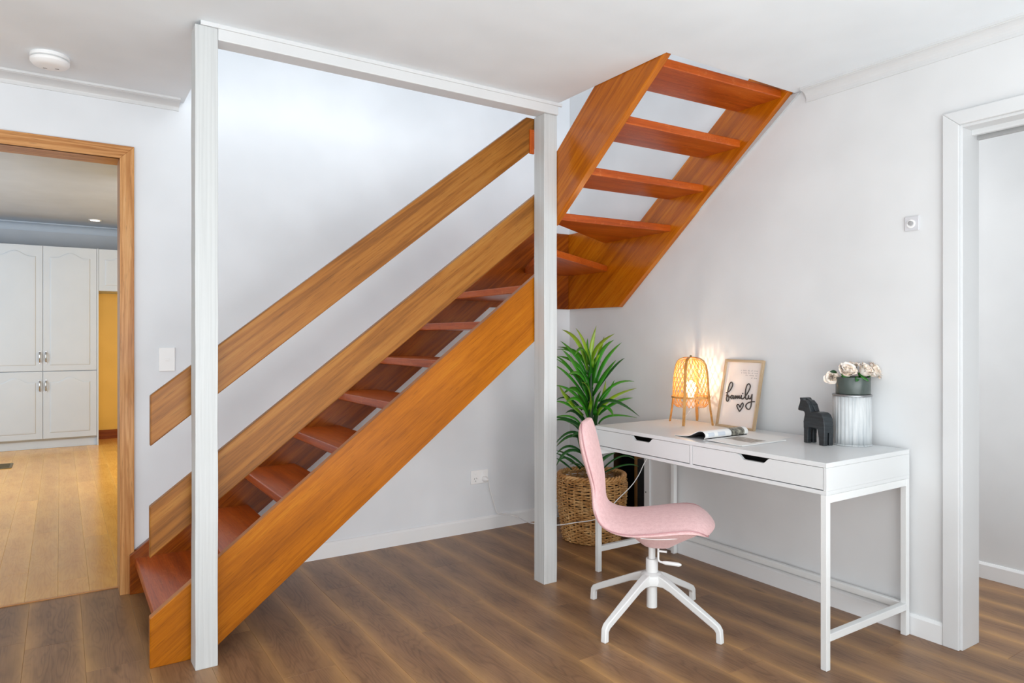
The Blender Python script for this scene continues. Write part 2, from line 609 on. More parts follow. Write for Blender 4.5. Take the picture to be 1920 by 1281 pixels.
kf = struct('floor', MB().box((-3.2, 3.90, -0.12), (1.6, 9.75, -0.0105)), M_joint, 'honey coloured timber plank floor of the kitchen seen through the doorway')
planks(kf, [-0.01 + 0.1285 * k for k in range(-14, 12)], 0.1285, 3.878, 9.75, 1.9, lambda i, x: 3.9 + (i * 0.83) % 1.9, M_oak, 0.0015)

# back wall (living / kitchen partition) with the kitchen doorway
wb = MB()
wb.box((-5.3, YW, 0), (-0.62, YW + 0.12, 2.66))
wb.box((-0.62, YW, 2.085), (0.255, YW + 0.12, 2.66))
wb.box((0.255, YW, 0), (3.75, YW + 0.12, 2.66))
wb.box((-0.9, YW, 2.66), (3.1, YW + 0.12, 5.1))
struct('wall_back', wb, M_wallb, 'white back wall behind the stairs, cool daylight from above')
# right wall with low opening and doorway
OY0, OY1, OZ = 3.022, 3.45, 0.6
DY0, DY1, DZ = 0.44, 1.285, 2.04
wr = MB()
wr.box((XW, OY1, 0), (XW + 0.125, YW, 5.1))
wr.box((XW, OY0, OZ), (XW + 0.125, OY1, 5.1))
wr.box((XW, DY1 + 0.02, 0), (XW + 0.125, OY0, 5.1))
wr.box((XW, DY0, DZ + 0.03), (XW + 0.125, DY1 + 0.02, 5.1))
wr.box((XW, -2.6, 0), (XW + 0.125, DY0, 5.1))
struct('wall_right', wr, M_wall, 'white wall behind the desk')
struct('wall_left', MB().box((-5.4, -2.6, 0), (-5.3, 3.88, 2.6)), M_wall, 'white wall left of the frame')
wf = MB()
wf.box((-5.4, -2.7, 0), (4.1, -2.6, 0.35)).box((-5.4, -2.7, 2.15), (4.1, -2.6, 2.6)).box((-5.4, -2.7, 0.35), (-1.9, -2.6, 2.15)).box((2.4, -2.7, 0.35), (4.1, -2.6, 2.15))
struct('wall_front', wf, M_wall, 'white wall behind the camera with a wide window opening')
struct('wall_hall', MB().box((3.922, -2.6, 0), (4.05, 3.8, 2.6)), M_wall, 'white wall of the hall beyond the right doorway')
# ceiling with the stairwell opening
ce = MB()
ce.box((-5.3, -2.6, CZ), (4.05, HY0, 2.6))
ce.box((-5.3, HY0, CZ), (HX1, HYB, 2.6))
ce.box((-5.3, HYB, CZ), (HX0, YW, 2.6))
ce.box((XW + 0.125, HY0, CZ), (4.05, 3.8, 2.6))
struct('ceiling', ce, M_ceil, 'white ceiling cut open around the staircase')
# upper storey around the stairwell
struct('wall_upper_left', MB().box((-0.95, 0.2, 2.6), (-0.85, YW, 5.1)), M_wallb, 'white upstairs wall on the left of the stairwell')
struct('wall_upper_front', MB().box((-0.95, 0.1, 2.6), (XW, 0.2, 5.1)), M_wallb, 'white upstairs wall facing the stairwell')
struct('ceiling', MB().box((-0.95, 0.1, 5.1), (3.1, 3.9, 5.2)), M_ceil, 'upstairs ceiling over the stairwell')

# cornices
def cornice(name, label, a, b, zt, drop, proj, inward, m=M_trim):
    """cove cornice from a to b (xy), inward = unit vector from the wall into the room"""
    a, b, n = Vector((*a, 0)), Vector((*b, 0)), Vector((*inward, 0))
    prof = [(0, 0), (proj, 0), (proj, -0.010), (proj - 0.006, -0.011)]
    for k in range(7):
        t = k / 6 * PI / 2
        prof.append((0.006 + (proj - 0.014) * (1 - math.sin(t)), -0.013 - (drop - 0.025) * (1 - math.cos(t))))
    prof += [(0.006, -drop), (0, -drop)]
    mb = MB()
    pts = [a + n * u + Vector((0, 0, zt + w)) for u, w in prof]
    mb.prism(pts, b - a)
    return struct(name, mb, m, label)
cornice('trim_1', 'white cove cornice above the kitchen doorway', (-5.3, YW), (0.49, YW), CZ, 0.045, 0.075, (0, -1))
cornice('trim_2', 'white cove cornice along the top of the right wall', (XW, -2.6), (XW, 1.955), CZ, 0.06, 0.055, (-1, 0))
# skirting
M_skirt = paint('skirting_paint', (236, 237, 238), 0.4, 0.02, 90, 2)
def skirting(name, label, a, b, h, th, inward, m=M_skirt):
    a, b, n = Vector((*a, 0)), Vector((*b, 0)), Vector((*inward, 0))
    prof = [(0, 0.0), (th, 0.0), (th, h - 0.012), (th * 0.75, h - 0.006), (th * 0.45, h), (0, h)]
    mb = MB().prism([a + n * u + Vector((0, 0, w)) for u, w in prof], b - a)
    return struct(name, mb, m, label)
skirting('baseboard_back', 'white skirting board under the stairs', (0.47, YW), (XW, YW), 0.085, 0.014, (0, -1))
skirting('baseboard_right', 'white skirting board behind the desk', (XW, 1.352), (XW, 2.975), 0.085, 0.014, (-1, 0))
skirting('baseboard_hall', 'white skirting board in the hall beyond the right doorway', (3.922, -2.6), (3.922, 3.7), 0.08, 0.014, (-1, 0))

# kitchen shell
KY = 9.62
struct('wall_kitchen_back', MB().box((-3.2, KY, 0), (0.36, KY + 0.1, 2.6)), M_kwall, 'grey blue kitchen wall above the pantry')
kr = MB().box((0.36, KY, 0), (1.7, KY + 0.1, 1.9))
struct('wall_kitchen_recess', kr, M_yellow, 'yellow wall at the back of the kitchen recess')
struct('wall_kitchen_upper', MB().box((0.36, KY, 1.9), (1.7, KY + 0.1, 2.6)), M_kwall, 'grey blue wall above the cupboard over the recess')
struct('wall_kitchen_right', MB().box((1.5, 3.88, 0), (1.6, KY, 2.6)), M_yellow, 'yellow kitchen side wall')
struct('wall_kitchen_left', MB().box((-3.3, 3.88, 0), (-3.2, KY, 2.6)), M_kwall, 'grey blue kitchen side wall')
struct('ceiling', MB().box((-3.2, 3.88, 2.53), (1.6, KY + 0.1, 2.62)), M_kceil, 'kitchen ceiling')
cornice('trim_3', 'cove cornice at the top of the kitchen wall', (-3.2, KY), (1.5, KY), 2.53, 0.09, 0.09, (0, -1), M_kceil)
b_ = board('baseboard_kitchen', [(0.37, KY - 0.018, 0), (1.5, KY - 0.018, 0), (1.5, KY - 0.018, 0.11), (0.37, KY - 0.018, 0.11)], (0, 0.018, 0), M_wstr, None, (1, 0, 0))
b_['kind'] = 'structure'
b_['label'] = 'timber skirting under the yellow wall'

# kitchen doorway: timber casing and lining
d1 = sempty('door_1', 'open kitchen doorway with honey timber casing', (0.235, 3.74, 0))
XI, XO, ZI, ZO = 0.235, 0.295, 2.066, 2.127
XL, XLO = -0.60, -0.66
board('architrave', [(XI, 3.74, 0), (XO, 3.74, 0), (XO, 3.74, ZO), (XI, 3.74, ZI)], (0, 0.02, 0), M_casing, d1, (0, 0, 1), 0.0015)
board('architrave', [(XLO, 3.74, 0), (XL, 3.74, 0), (XL, 3.74, ZI), (XLO, 3.74, ZO)], (0, 0.02, 0), M_casing, d1, (0, 0, 1), 0.0015)
board('architrave', [(XL, 3.74, ZI), (XI, 3.74, ZI), (XO, 3.74, ZO), (XLO, 3.74, ZO)], (0, 0.02, 0), M_casing, d1, (1, 0, 0), 0.0015)
board('door_lining', [(XI, 3.745, 0), (XI + 0.02, 3.745, 0), (XI + 0.02, 3.745, ZI + 0.02), (XI, 3.745, ZI)], (0, 0.165, 0), M_casing, d1, (0, 0, 1), 0.0015)
board('door_lining', [(XL, 3.745, 0), (XL - 0.02, 3.745, 0), (XL - 0.02, 3.745, ZI + 0.02), (XL, 3.745, ZI)], (0, 0.165, 0), M_casing, d1, (0, 0, 1), 0.0015)
board('door_lining', [(XL, 3.745, ZI), (XI, 3.745, ZI), (XI, 3.745, ZI + 0.019), (XL, 3.745, ZI + 0.019)], (0, 0.165, 0), M_casing, d1, (1, 0, 0), 0.0015)
board('threshold', [(XL, 3.864, 0), (XI, 3.864, 0), (XI, 3.864, 0.004), (XL, 3.864, 0.004)], (0, 0.014, 0), M_casing, d1, (1, 0, 0), 0.0008)

# right doorway: white casing
d2 = sempty('door_2', 'open doorway with white casing at the right edge', (XW, 1.31, 0))
yo, yi, zo, zi = 1.352, 1.300, 2.100, 2.045
fx = XW - 0.018
def bx(name, a, b, m, root, bevel=0.0015, **kw):
    mb = MB().box(a, b)
    return wpart(name, mb, m, root, bevel=bevel, **kw)
wpart('architrave', MB().prism([(fx, yo, 0), (fx, yi - 0.008, 0), (fx, yi - 0.008, zi), (fx, yo, zo)], (0.018, 0, 0)), M_trim, d2, bevel=0.003)
wpart('architrave', MB().prism([(fx, yo, zo), (fx, yi - 0.008, zi), (fx, 0.40, zi), (fx, 0.35, zo)], (0.018, 0, 0)), M_trim, d2, bevel=0.003)
wpart('architrave', MB().prism([(fx, 0.35, 0), (fx, 0.40, 0), (fx, 0.40, zi), (fx, 0.35, zo)], (0.018, 0, 0)), M_trim, d2, bevel=0.003)
bx('door_lining', (XW - 0.002, 1.285, 0), (XW + 0.135, 1.305, 2.05), M_trim, d2)
bx('door_lining', (XW - 0.002, 0.44, 2.035), (XW + 0.075, 1.285, 2.055), M_trim, d2)
bx('door_lining', (XW - 0.002, 0.42, 0), (XW + 0.135, 0.44, 2.05), M_trim, d2)
bx('door_stop', (XW + 0.07, 0.44, 2.015), (XW + 0.09, 1.285, 2.05), M_trim, d2)
bx('track_cover', (XW + 0.115, 0.44, 2.005), (XW + 0.135, 1.285, 2.06), plain('grey_track', (168, 168, 168), 0.5), d2)

# low opening in the right wall behind the basket
x0, x1 = XW + 0.1251, XW + 0.7
M_raw = plain('raw_brown_board', (104, 78, 52), 0.8)
for nm, p, q in (('wall_recess_back', (x1, OY0 - 0.3, 0), (x1 + 0.02, YW - 0.01, 0.9)), ('wall_recess_near', (x0, OY0 - 0.32, 0), (x1, OY0 - 0.3, 0.9)),
                 ('wall_recess_far', (x0, YW - 0.03, 0), (x1, YW - 0.01, 0.9)), ('ceiling', (x0, OY0 - 0.32, 0.9), (x1, YW - 0.01, 0.92)), ('floor', (x0, OY0 - 0.3, 0), (x1, YW - 0.03, 0.004))):
    struct(nm, MB().box(p, q), M_raw, 'raw brown boarding inside the low opening behind the basket')
struct('trim_4', MB().box((XW - 0.014, 2.978, 0), (XW + 0.125, OY0, OZ + 0.03)), M_trim, 'white jamb board on the right of the low opening', bevel=0.002)
struct('trim_5', MB().box((XW - 0.004, OY0, OZ), (XW + 0.125, OY1, OZ + 0.03)), M_trim, 'white head board over the low opening')
o = link('screw_head', MB().lathe([(0.0001, 0), (0.004, 0.0), (0.004, 0.002), (0.0001, 0.003)], 12, cap=False).bm, M_dark, None)
o.matrix_world = Matrix.Translation((XW - 0.0142, 3.006, 0.297)) @ Matrix.Rotation(-PI / 2, 4, 'Y')
tag(o, 'dark screw head in the white jamb board beside the low opening', 'screw')
o = board('timber_stud', [(3.16, 3.30, 0.004), (3.16, 3.36, 0.004), (3.16, 3.36, 0.9), (3.16, 3.30, 0.9)], (0.09, 0, 0), M_pine, None, (0, 0, 1))
tag(o, 'raw pine stud standing inside the low wall opening', 'stud')
o = link('storage_box', MB().box((3.10, 2.90, 0.004), (3.55, 3.27, 0.44)).bm, M_dark, None, bevel=0.006)
tag(o, 'black box stored inside the low wall opening', 'box')
o = link('storage_box', MB().box((3.28, 3.38, 0.004), (3.58, 3.62, 0.5)).bm, M_dark, None, bevel=0.006)
tag(o, 'taller black box behind the pine stud in the low opening', 'box')

# ------------------------------------------------------------------ posts and beam
def post(x0, x1, y0, y1, z1, label):
    # sawn post: slightly waney edges
    mb = MB()
    n = 26
    rings = []
    for i in range(n + 1):
        z = z1 * i / n
        def j(s): return (mnoise.noise((s * 5.1, z * 3.0, x0)) + 0.5 * mnoise.noise((s * 9.1, z * 11.0, x0))) * 0.0022
        rings.append([mb.bm.verts.new(p) for p in ((x0 + j(1), y0 + j(2), z), (x1 + j(3), y0 + j(4), z), (x1 + j(5), y1, z), (x0 + j(6), y1, z))])
    for a, b in zip(rings, rings[1:]):
        for k in range(4):
            mb.bm.faces.new([a[k], a[(k + 1) % 4], b[(k + 1) % 4], b[k]])
    mb.bm.faces.new(rings[0][::-1])
    mb.bm.faces.new(rings[-1])
    o = link('support_post', mb.bm, M_post, None, bevel=0.002)
    return tag(o, label, 'post')
post(0.412, 0.490, 2.742, 2.832, 2.366, 'rough sawn white post in front of the lowest stair treads')
post(1.994, 2.072, 2.757, 2.843, 2.324, 'rough sawn white post at the turn of the stairs beside the plant')
bt = thing('ceiling_beam', 'white painted beam joining the two posts along the ceiling edge', 'beam', (1.25, 2.79, 2.324))
mb = MB().box((0.4905, 2.744, 2.3245), (2.072, 2.83, 2.382))
bmesh.ops.transform(mb.bm, matrix=Matrix.Identity(4), verts=mb.bm.verts)
wpart('beam', mb, M_trim, bt, bevel=0.003)
bx('cover_strip', (0.43, 2.736, 2.3665), (2.09, 2.748, 2.3825), M_trim, bt)

# ------------------------------------------------------------------ staircase
st = thing('staircase', 'open-tread orange timber staircase turning at the wall corner and rising through the ceiling', 'staircase', (0.275, 3.25, 0))
def xz(pts, y): return [(x, y, z) for x, z in pts]
GR = (1, 0, 0.78)
YF, YB = 2.85, 2.888
board('stringer', xz([(0.275, 0), (0.47, 0), (1.941, 1.153), (2.06, 1.243), (2.06, 1.572), (0.275, 0.184)], YF), (0, YB - YF, 0), M_string, st, GR, 0.003)
board('stringer', xz([(0.275, 0), (0.47, 0), (2.27, 1.41), (2.895, 1.41), (2.895, 1.92), (2.505, 1.92), (0.275, 0.186)], 3.72), (0, 0.038, 0), M_wstr, st, GR, 0.003)
def yz(pts, x): return [(x, y, z) for y, z in pts]
board('stringer', yz([(3.758, 1.41), (3.222, 1.408), (2.022, 2.392), (2.022, 2.70), (2.397, 2.405), (3.03, 1.915), (3.10, 1.92), (3.758, 1.92)], 2.896), (0.037, 0, 0), M_upstr, st, (0, -1, 0.79), 0.003)
board('stringer', yz([(2.80, 1.784), (2.022, 2.391), (2.022, 2.728), (2.482, 2.378), (2.755, 2.155), (2.80, 2.12)], 2.074), (0.037, 0, 0), M_upstr, st, (0, -1, 0.78), 0.003)
o = board('packing_strip', yz([(2.62, 1.903), (1.984, 2.381), (2.034, 2.381)], 2.925), (0.009, 0, 0), plain('bare_packing', (190, 192, 194), 0.5), st, (0, -1, 0.8), 0.001)
o['label'] = 'grey unpainted strip along the top of the wall stringer'
RISE, Z1, RUN, N1 = 0.188, 0.17, 0.24, 0.298
TT = 0.038
def tread(poly, z, grain, sag=0.0):
    o = board('tread', [(x, y, z - TT) for x, y in poly], (0, 0, TT), M_tread, st, grain, 0.004)
    if sag:   # the newel side of the upper flight has settled a little
        piv = Vector((2.899 - st.location.x, 0, z - st.location.z))
        R = Matrix.Translation(piv) @ Matrix.Rotation(-sag / 0.79, 4, 'Y') @ Matrix.Translation(-piv)
        o.matrix_basis = R @ o.matrix_basis
for k in range(7):
    x = N1 + RUN * k
    tread([(x, 2.885), (x + 0.272, 2.885), (x + 0.272, 3.724), (x, 3.724)], Z1 + RISE * k, (0, 1, 0))
tread([(1.978, 2.885), (2.09, 2.885), (2.09, 2.95), (2.58, 3.724), (1.978, 3.724)], Z1 + RISE * 7, (0, 1, 0))
tread([(2.06, 2.87), (2.11, 2.84), (2.899, 3.328), (2.899, 3.724), (2.536, 3.724)], 1.674, (0.8, 0.6, 0))
tread([(2.108, 2.784), (2.899, 2.784), (2.899, 3.36), (2.108, 2.86)], 1.858, (1, 0, 0), 0.008)
for k in range(3):
    y = 2.804 - 0.2395 * k
    tread([(2.108, y - 0.259), (2.899, y - 0.259), (2.899, y), (2.108, y)], 2.042 + 0.184 * k, (1, 0, 0), (0.009, 0.011, 0.02)[k])
# rails, fixed to the back of the posts
board('handrail', xz([(0.277, 0.818), (1.985, 2.158), (2.06, 2.216), (2.06, 2.322), (1.955, 2.322), (0.277, 1.004)], YF), (0, 0.035, 0), M_rail, st, GR, 0.004)
board('guard_rail', xz([(0.275, 0.405), (2.06, 1.795), (2.06, 1.98), (0.275, 0.594)], YF), (0, 0.035, 0), M_rail, st, GR, 0.004)
board('rail_block', [(1.968, 2.842, 2.14), (1.9935, 2.842, 2.14), (1.9935, 2.842, 2.262), (1.968, 2.842, 2.262)], (0, 0.008, 0), M_tread, st, (0, 0, 1), 0.001)

# ------------------------------------------------------------------ wall and ceiling fittings
sw = thing('light_switch', 'white light switch plate on the wall left of the near post', 'switch', (0.4375, YW, 1.111))
wpart('plate', MB().box((0.402, YW - 0.008, 1.053), (0.473, YW, 1.169)), M_plastic, sw, bevel=0.003)
wpart('rocker', MB().box((0.431, YW - 0.012, 1.104), (0.446, YW - 0.0079, 1.118)), M_plastic, sw, bevel=0.001)
ou = thing('power_outlet', 'white double power outlet with a plug on the wall under the stairs', 'outlet', (2.21, YW, 0.34))
wpart('plate', MB().box((2.149, YW - 0.009, 0.298), (2.274, YW, 0.383)), M_plastic, ou, bevel=0.003)
for sx in (2.182, 2.243):
    wpart('switch', MB().box((sx - 0.007, YW - 0.013, 0.358), (sx + 0.007, YW - 0.0088, 0.370)), M_plastic, ou, bevel=0.001)
for dx, dz, a in ((-0.008, 0.332, 0.5), (0.008, 0.332, -0.5), (0, 0.316, 0)):
    Mx = Matrix.Translation((2.182 + dx, YW - 0.0091, dz)) @ Matrix.Rotation(a, 4, 'Y')
    wpart('pin_slot', MB().box((-0.0012, -0.0008, -0.005), (0.0012, 0.0008, 0.005), Mx), M_dark, ou)
o2 = thing('power_outlet', 'white outlet plate half hidden on the wall behind the basket', 'outlet', (2.875, YW, 0.27))
wpart('plate', MB().box((2.822, YW - 0.009, 0.222), (2.925, YW, 0.31)), M_plastic, o2, bevel=0.003)
wpart('switch', MB().box((2.842, YW - 0.013, 0.284), (2.856, YW - 0.0088, 0.298)), M_plastic, o2, bevel=0.001)
th = thing('wall_sensor', 'small square white plate with a round knob high on the right wall', 'dimmer', (XW, 1.476, 1.69))
wpart('plate', MB().box((XW - 0.007, 1.447, 1.658), (XW, 1.503, 1.717)), plain('aged_plate', (208, 208, 212), 0.5), th, bevel=0.002)
def xlathe(prof, n, c):
    mb = MB().lathe(prof, n)
    bmesh.ops.transform(mb.bm, matrix=Matrix.Translation(c) @ Matrix.Rotation(-PI / 2, 4, 'Y'), verts=mb.bm.verts)
    return mb
wpart('ring', xlathe([(0.017, 0), (0.017, 0.003), (0.013, 0.004), (0.0125, 0.0015)], 24, (XW - 0.007, 1.477, 1.686)), M_plastic, th, smooth=True)
wpart('knob', xlathe([(0.0095, 0), (0.009, 0.007), (0.007, 0.008)], 20, (XW - 0.0071, 1.477, 1.688)), plain('grey_knob', (166, 166, 168), 0.5), th, smooth=True)
sm = thing('smoke_detector', 'round white smoke detector on the ceiling near the kitchen doorway', 'smoke alarm', (-0.036, 3.43, CZ))
def down(prof): return [(r, -z) for r, z in prof]
wpart('base', MB().lathe([(r, CZ - z) for r, z in ((0.068, 0), (0.07, 0.004), (0.070, 0.014), (0.062, 0.0145))], 40, (-0.036, 3.43)), M_plastic, sm, smooth=True)
wpart('cover', MB().lathe([(r, CZ - z) for r, z in ((0.060, 0.0145), (0.066, 0.018), (0.070, 0.022), (0.069, 0.032), (0.060, 0.042), (0.045, 0.047), (0.02, 0.0485))], 40, (-0.036, 3.43)), M_plastic, sm, smooth=True)
for a in (0.2, 2.3):
    wpart('vent_slot', MB().box((-0.007, -0.002, -0.001), (0.007, 0.002, 0.001), Matrix.Translation((-0.036 + 0.025 * math.cos(a), 3.43 + 0.025 * math.sin(a), CZ - 0.0483))), M_grey, sm)
dl = thing('downlight', 'lit round downlight in the kitchen ceiling', 'downlight', (0.325, 9.0, 2.53))
wpart('trim_ring', MB().lathe([(0.062, 2.53), (0.062, 2.524), (0.048, 2.523), (0.046, 2.529)], 32, (0.325, 9.0)), M_plastic, dl, smooth=True)
wpart('lens', MB().lathe([(0.045, 2.5285), (0.045, 2.526), (0.02, 2.525)], 32, (0.325, 9.0)), M_down, dl, smooth=True)
fv = thing('floor_vent', 'patterned brass vent set in the kitchen floor at the left edge', 'vent', (-0.50, 8.07, 0.0015))
mb = MB()
for a, b in (((-0.62, 7.92), (-0.38, 7.94)), ((-0.62, 8.20), (-0.38, 8.22)), ((-0.62, 7.94), (-0.60, 8.20)), ((-0.40, 7.94), (-0.38, 8.20))):
    mb.box((*a, 0.0018), (*b, 0.007))
wpart('frame', mb, M_brass, fv)
wpart('backing', MB().box((-0.60, 7.94, 0.0016), (-0.40, 8.20, 0.0025)), M_black, fv)
for i in range(8):
    y = 7.955 + i * 0.031
    wpart('slat', MB().box((-0.60, y, 0.0026), (-0.40, y + 0.012, 0.006)), M_brass, fv)

# ------------------------------------------------------------------ kitchen cabinets
def cab_door(root, x0, x1, z0, z1, y, hx, hz, arch=True):
    dr = wpart('door', MB().box((x0, y, z0), (x1, y + 0.018, z1)), M_cab, root, bevel=0.003)
    # routed raised panel with cathedral top, standing proud of a groove ring
    mrg = 0.062
    def outline(m, y_, rise=0.055):
        a, b, c, d = x0 + m, x1 - m, z0 + m, z1 - m
        pts = [(a, y_, c), (b, y_, c), (b, y_, d - rise)]
        if arch:
            n = 14
            for i in range(1, n):
                t = i / n
                u = b + (a - b) * t
                s = 0 if (t < 0.14 or t > 0.86) else 0.5 - 0.5 * math.cos((t - 0.14) / 0.72 * 2 * PI)
                pts.append((u, y_, d - rise + rise * s))
        pts.append((a, y_, d - rise))
        return pts
    mb = MB()
    A, B, C_ = outline(mrg, y - 0.0005), outline(mrg + 0.006, y - 0.005), outline(mrg + 0.02, y - 0.0062)
    va = [mb.bm.verts.new(p) for p in A]
    vb = [mb.bm.verts.new(p) for p in B]
    vc = [mb.bm.verts.new(p) for p in C_]
    n = len(A)
    for P, Q in ((va, vb), (vb, vc)):
        for i in range(n):
            mb.bm.faces.new([P[i], P[(i + 1) % n], Q[(i + 1) % n], Q[i]])
    mb.bm.faces.new(vc)
    bmesh.ops.translate(mb.bm, verts=mb.bm.verts, vec=-Vector(root.location))
    link('raised_panel', mb.bm, M_cab, dr)
    if hx:
        mb = MB()
        P = catmull([(hx, y, hz + 0.055), (hx, y - 0.012, hz + 0.05), (hx, y - 0.026, hz + 0.02), (hx, y - 0.026, hz - 0.02), (hx, y - 0.012, hz - 0.05), (hx, y, hz - 0.055)], 5)
        mb.tube(P, lambda i: 0.0065, 8)
        mb.box((hx - 0.008, y - 0.004, hz + 0.045), (hx + 0.008, y - 0.0001, hz + 0.066)).box((hx - 0.008, y - 0.004, hz - 0.066), (hx + 0.008, y - 0.0001, hz - 0.045))
        bmesh.ops.translate(mb.bm, verts=mb.bm.verts, vec=-Vector(root.location))
        link('handle', mb.bm, M_chrome, dr, smooth=True)
CY0 = 9.085
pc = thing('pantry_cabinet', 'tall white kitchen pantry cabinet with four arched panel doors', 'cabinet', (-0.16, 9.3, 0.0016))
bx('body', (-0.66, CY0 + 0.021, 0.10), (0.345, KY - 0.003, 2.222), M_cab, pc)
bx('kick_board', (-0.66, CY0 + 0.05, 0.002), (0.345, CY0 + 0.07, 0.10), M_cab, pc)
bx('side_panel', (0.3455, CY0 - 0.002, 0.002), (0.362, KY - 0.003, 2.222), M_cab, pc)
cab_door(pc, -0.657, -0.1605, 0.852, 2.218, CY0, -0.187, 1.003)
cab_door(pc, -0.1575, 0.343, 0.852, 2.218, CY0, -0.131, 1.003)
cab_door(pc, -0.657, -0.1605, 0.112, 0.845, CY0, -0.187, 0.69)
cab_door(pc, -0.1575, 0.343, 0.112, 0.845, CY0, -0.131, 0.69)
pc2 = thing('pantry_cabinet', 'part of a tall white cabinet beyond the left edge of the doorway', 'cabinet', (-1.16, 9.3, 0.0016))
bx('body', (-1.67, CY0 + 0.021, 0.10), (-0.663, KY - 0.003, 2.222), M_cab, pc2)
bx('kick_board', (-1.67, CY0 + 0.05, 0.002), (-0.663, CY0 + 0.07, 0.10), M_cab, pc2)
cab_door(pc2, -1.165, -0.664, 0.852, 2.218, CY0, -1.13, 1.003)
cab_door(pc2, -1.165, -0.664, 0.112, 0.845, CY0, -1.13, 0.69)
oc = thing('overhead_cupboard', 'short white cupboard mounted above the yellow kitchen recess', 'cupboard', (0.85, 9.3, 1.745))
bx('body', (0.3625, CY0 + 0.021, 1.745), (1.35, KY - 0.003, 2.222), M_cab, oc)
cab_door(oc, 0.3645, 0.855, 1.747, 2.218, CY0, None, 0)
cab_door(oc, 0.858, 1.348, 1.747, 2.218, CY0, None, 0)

# ------------------------------------------------------------------ desk
dk = thing('desk', 'white desk with two drawers and thin square metal legs against the wall', 'desk', (2.625, 2.126, 0))
DX0, DX1, DYR, DYL = 2.335, 2.914, 1.476, 2.776
bx('desktop', (DX0, DYR, 0.742), (DX1, DYL, 0.760), M_white, dk, 0.0015)
mb = MB()
mb.box((DX0, DYR, 0.642), (DX1, DYL, 0.657))
mb.box((DX0, DYR, 0.657), (DX1, DYR + 0.013, 0.7418))
mb.box((DX0, DYL - 0.013, 0.657), (DX1, DYL, 0.7418))
mb.box((DX0 + 0.0005, 2.1155, 0.657), (DX1, 2.1305, 0.7418))
mb.box((DX1 - 0.012, DYR + 0.013, 0.657), (DX1, DYL - 0.013, 0.7418))
wpart('drawer_case', mb, M_white, dk, bevel=0.001)
bx('interior_shadow_board', (DX0 + 0.08, DYR + 0.02, 0.6575), (DX0 + 0.09, DYL - 0.02, 0.74), M_black, dk, 0)  # black sheet standing in for the shade behind the drawer cut-outs
def drawer(y0, y1, hc):
    # front panel with a finger cut-out in its top edge; y0 < y1
    z0, z1 = 0.6605, 0.7405
    c0, c1 = hc - 0.076, hc + 0.076
    d0, d1 = hc - 0.048, hc + 0.048
    dz = 0.021
    top = [(y1, z1), (c1, z1), (c1 - 0.007, z1 - 0.004), (d1 + 0.006, z1 - dz + 0.003), (d1, z1 - dz), (d0, z1 - dz), (d0 - 0.006, z1 - dz + 0.003), (c0 + 0.007, z1 - 0.004), (c0, z1), (y0, z1)]
    pts = [(DX0 + 0.001, y, z) for y, z in [(y0, z0), (y1, z0)] + top]
    d = wpart('drawer', MB().prism(pts, (0.016, 0, 0)), M_white, dk)
    return d
drawer(1.4905, 2.1135, 1.796)
drawer(2.1325, 2.7605, 2.434)
LG = 0.0245
for lx, ly in ((DX0, DYR), (DX0, DYL - LG), (DX1 - LG, DYR), (DX1 - LG, DYL - LG)):
    bx('leg', (lx, ly, 0.0), (lx + LG, ly + LG, 0.6418), M_powder, dk, 0.002)
for y in (DYR, DYL - LG):
    bx('rail', (DX0 + LG, y, 0.612), (DX1 - LG, y + LG, 0.6415), M_powder, dk, 0.002)
    bx('rail', (DX0 + LG, y, 0.104), (DX1 - LG, y + LG, 0.132), M_powder, dk, 0.002)
bx('rail', (DX1 - LG, DYR + LG, 0.104), (DX1 - 0.002, DYL - LG, 0.132), M_powder, dk, 0.002)

# ------------------------------------------------------------------ chair
ch = thing('desk_chair', 'pink upholstered swivel chair on a white four-foot base at the desk', 'chair', (2.139, 2.165, 0), math.radians(-48))
ST = [(-.276, .862, .055, .006), (-.275, .852, .105, .016), (-.268, .825, .148, .024), (-.254, .765, .170, .028), (-.237, .695, .168, .027), (-.224, .635, .148, .024),
      (-.217, .575, .122, .020), (-.216, .525, .124, .020), (-.209, .483, .150, .022), (-.180, .449, .194, .024), (-.105, .436, .230, .024), (-.01, .446, .246, .024),
      (.085, .463, .247, .024), (.160, .471, .240, .023), (.212, .458, .220, .019), (.242, .430, .172, .013), (.251, .413, .10, .004)]
def chair_shell():
    mb = MB()
    loops = []
    NP = 8
    for i, (s, z, w, th_) in enumerate(ST):
        a, b = ST[max(i - 1, 0)], ST[min(i + 1, len(ST) - 1)]
        t = Vector((b[0] - a[0], 0, b[1] - a[1])).normalized()
        n = Vector((-t.z, 0, t.x))           # towards the sitter
        if n.dot(Vector((1, 0, 1))) < 0: n = -n
        c = Vector((s, 0, z))
        back = max(0, min(1, (0.60 - abs(s + 0.26) * 8)))
        loop = []
        for k in range(NP + 1):
            u = -1 + 2 * k / NP
            e = abs(u) ** 4
            crown = (0.014 + 0.006 * min(1, max(0, i - 9))) * (1 - u * u) - (0.012 + 0.008 * min(1, max(0, i - 9))) * e
            loop.append(c + Vector((0, u * w, 0)) + n * (crown))
        for k in range(NP + 1):
            u = 1 - 2 * k / NP
            e = abs(u) ** 4
            loop.append(c + Vector((0, u * w * 0.985, 0)) - n * (th_ * 1.75 * (1 - 0.55 * e) + 0.012 * e))
        loops.append([mb.bm.verts.new(p) for p in loop])
    L = len(loops[0])
    for a, b in zip(loops, loops[1:]):
        for k in range(L):
            mb.bm.faces.new([a[k], a[(k + 1) % L], b[(k + 1) % L], b[k]])
    mb.bm.faces.new(loops[0][::-1])
    mb.bm.faces.new(loops[-1])
    return mb
link('seat_shell', chair_shell().bm, M_pink, ch, smooth='all', sub=2)
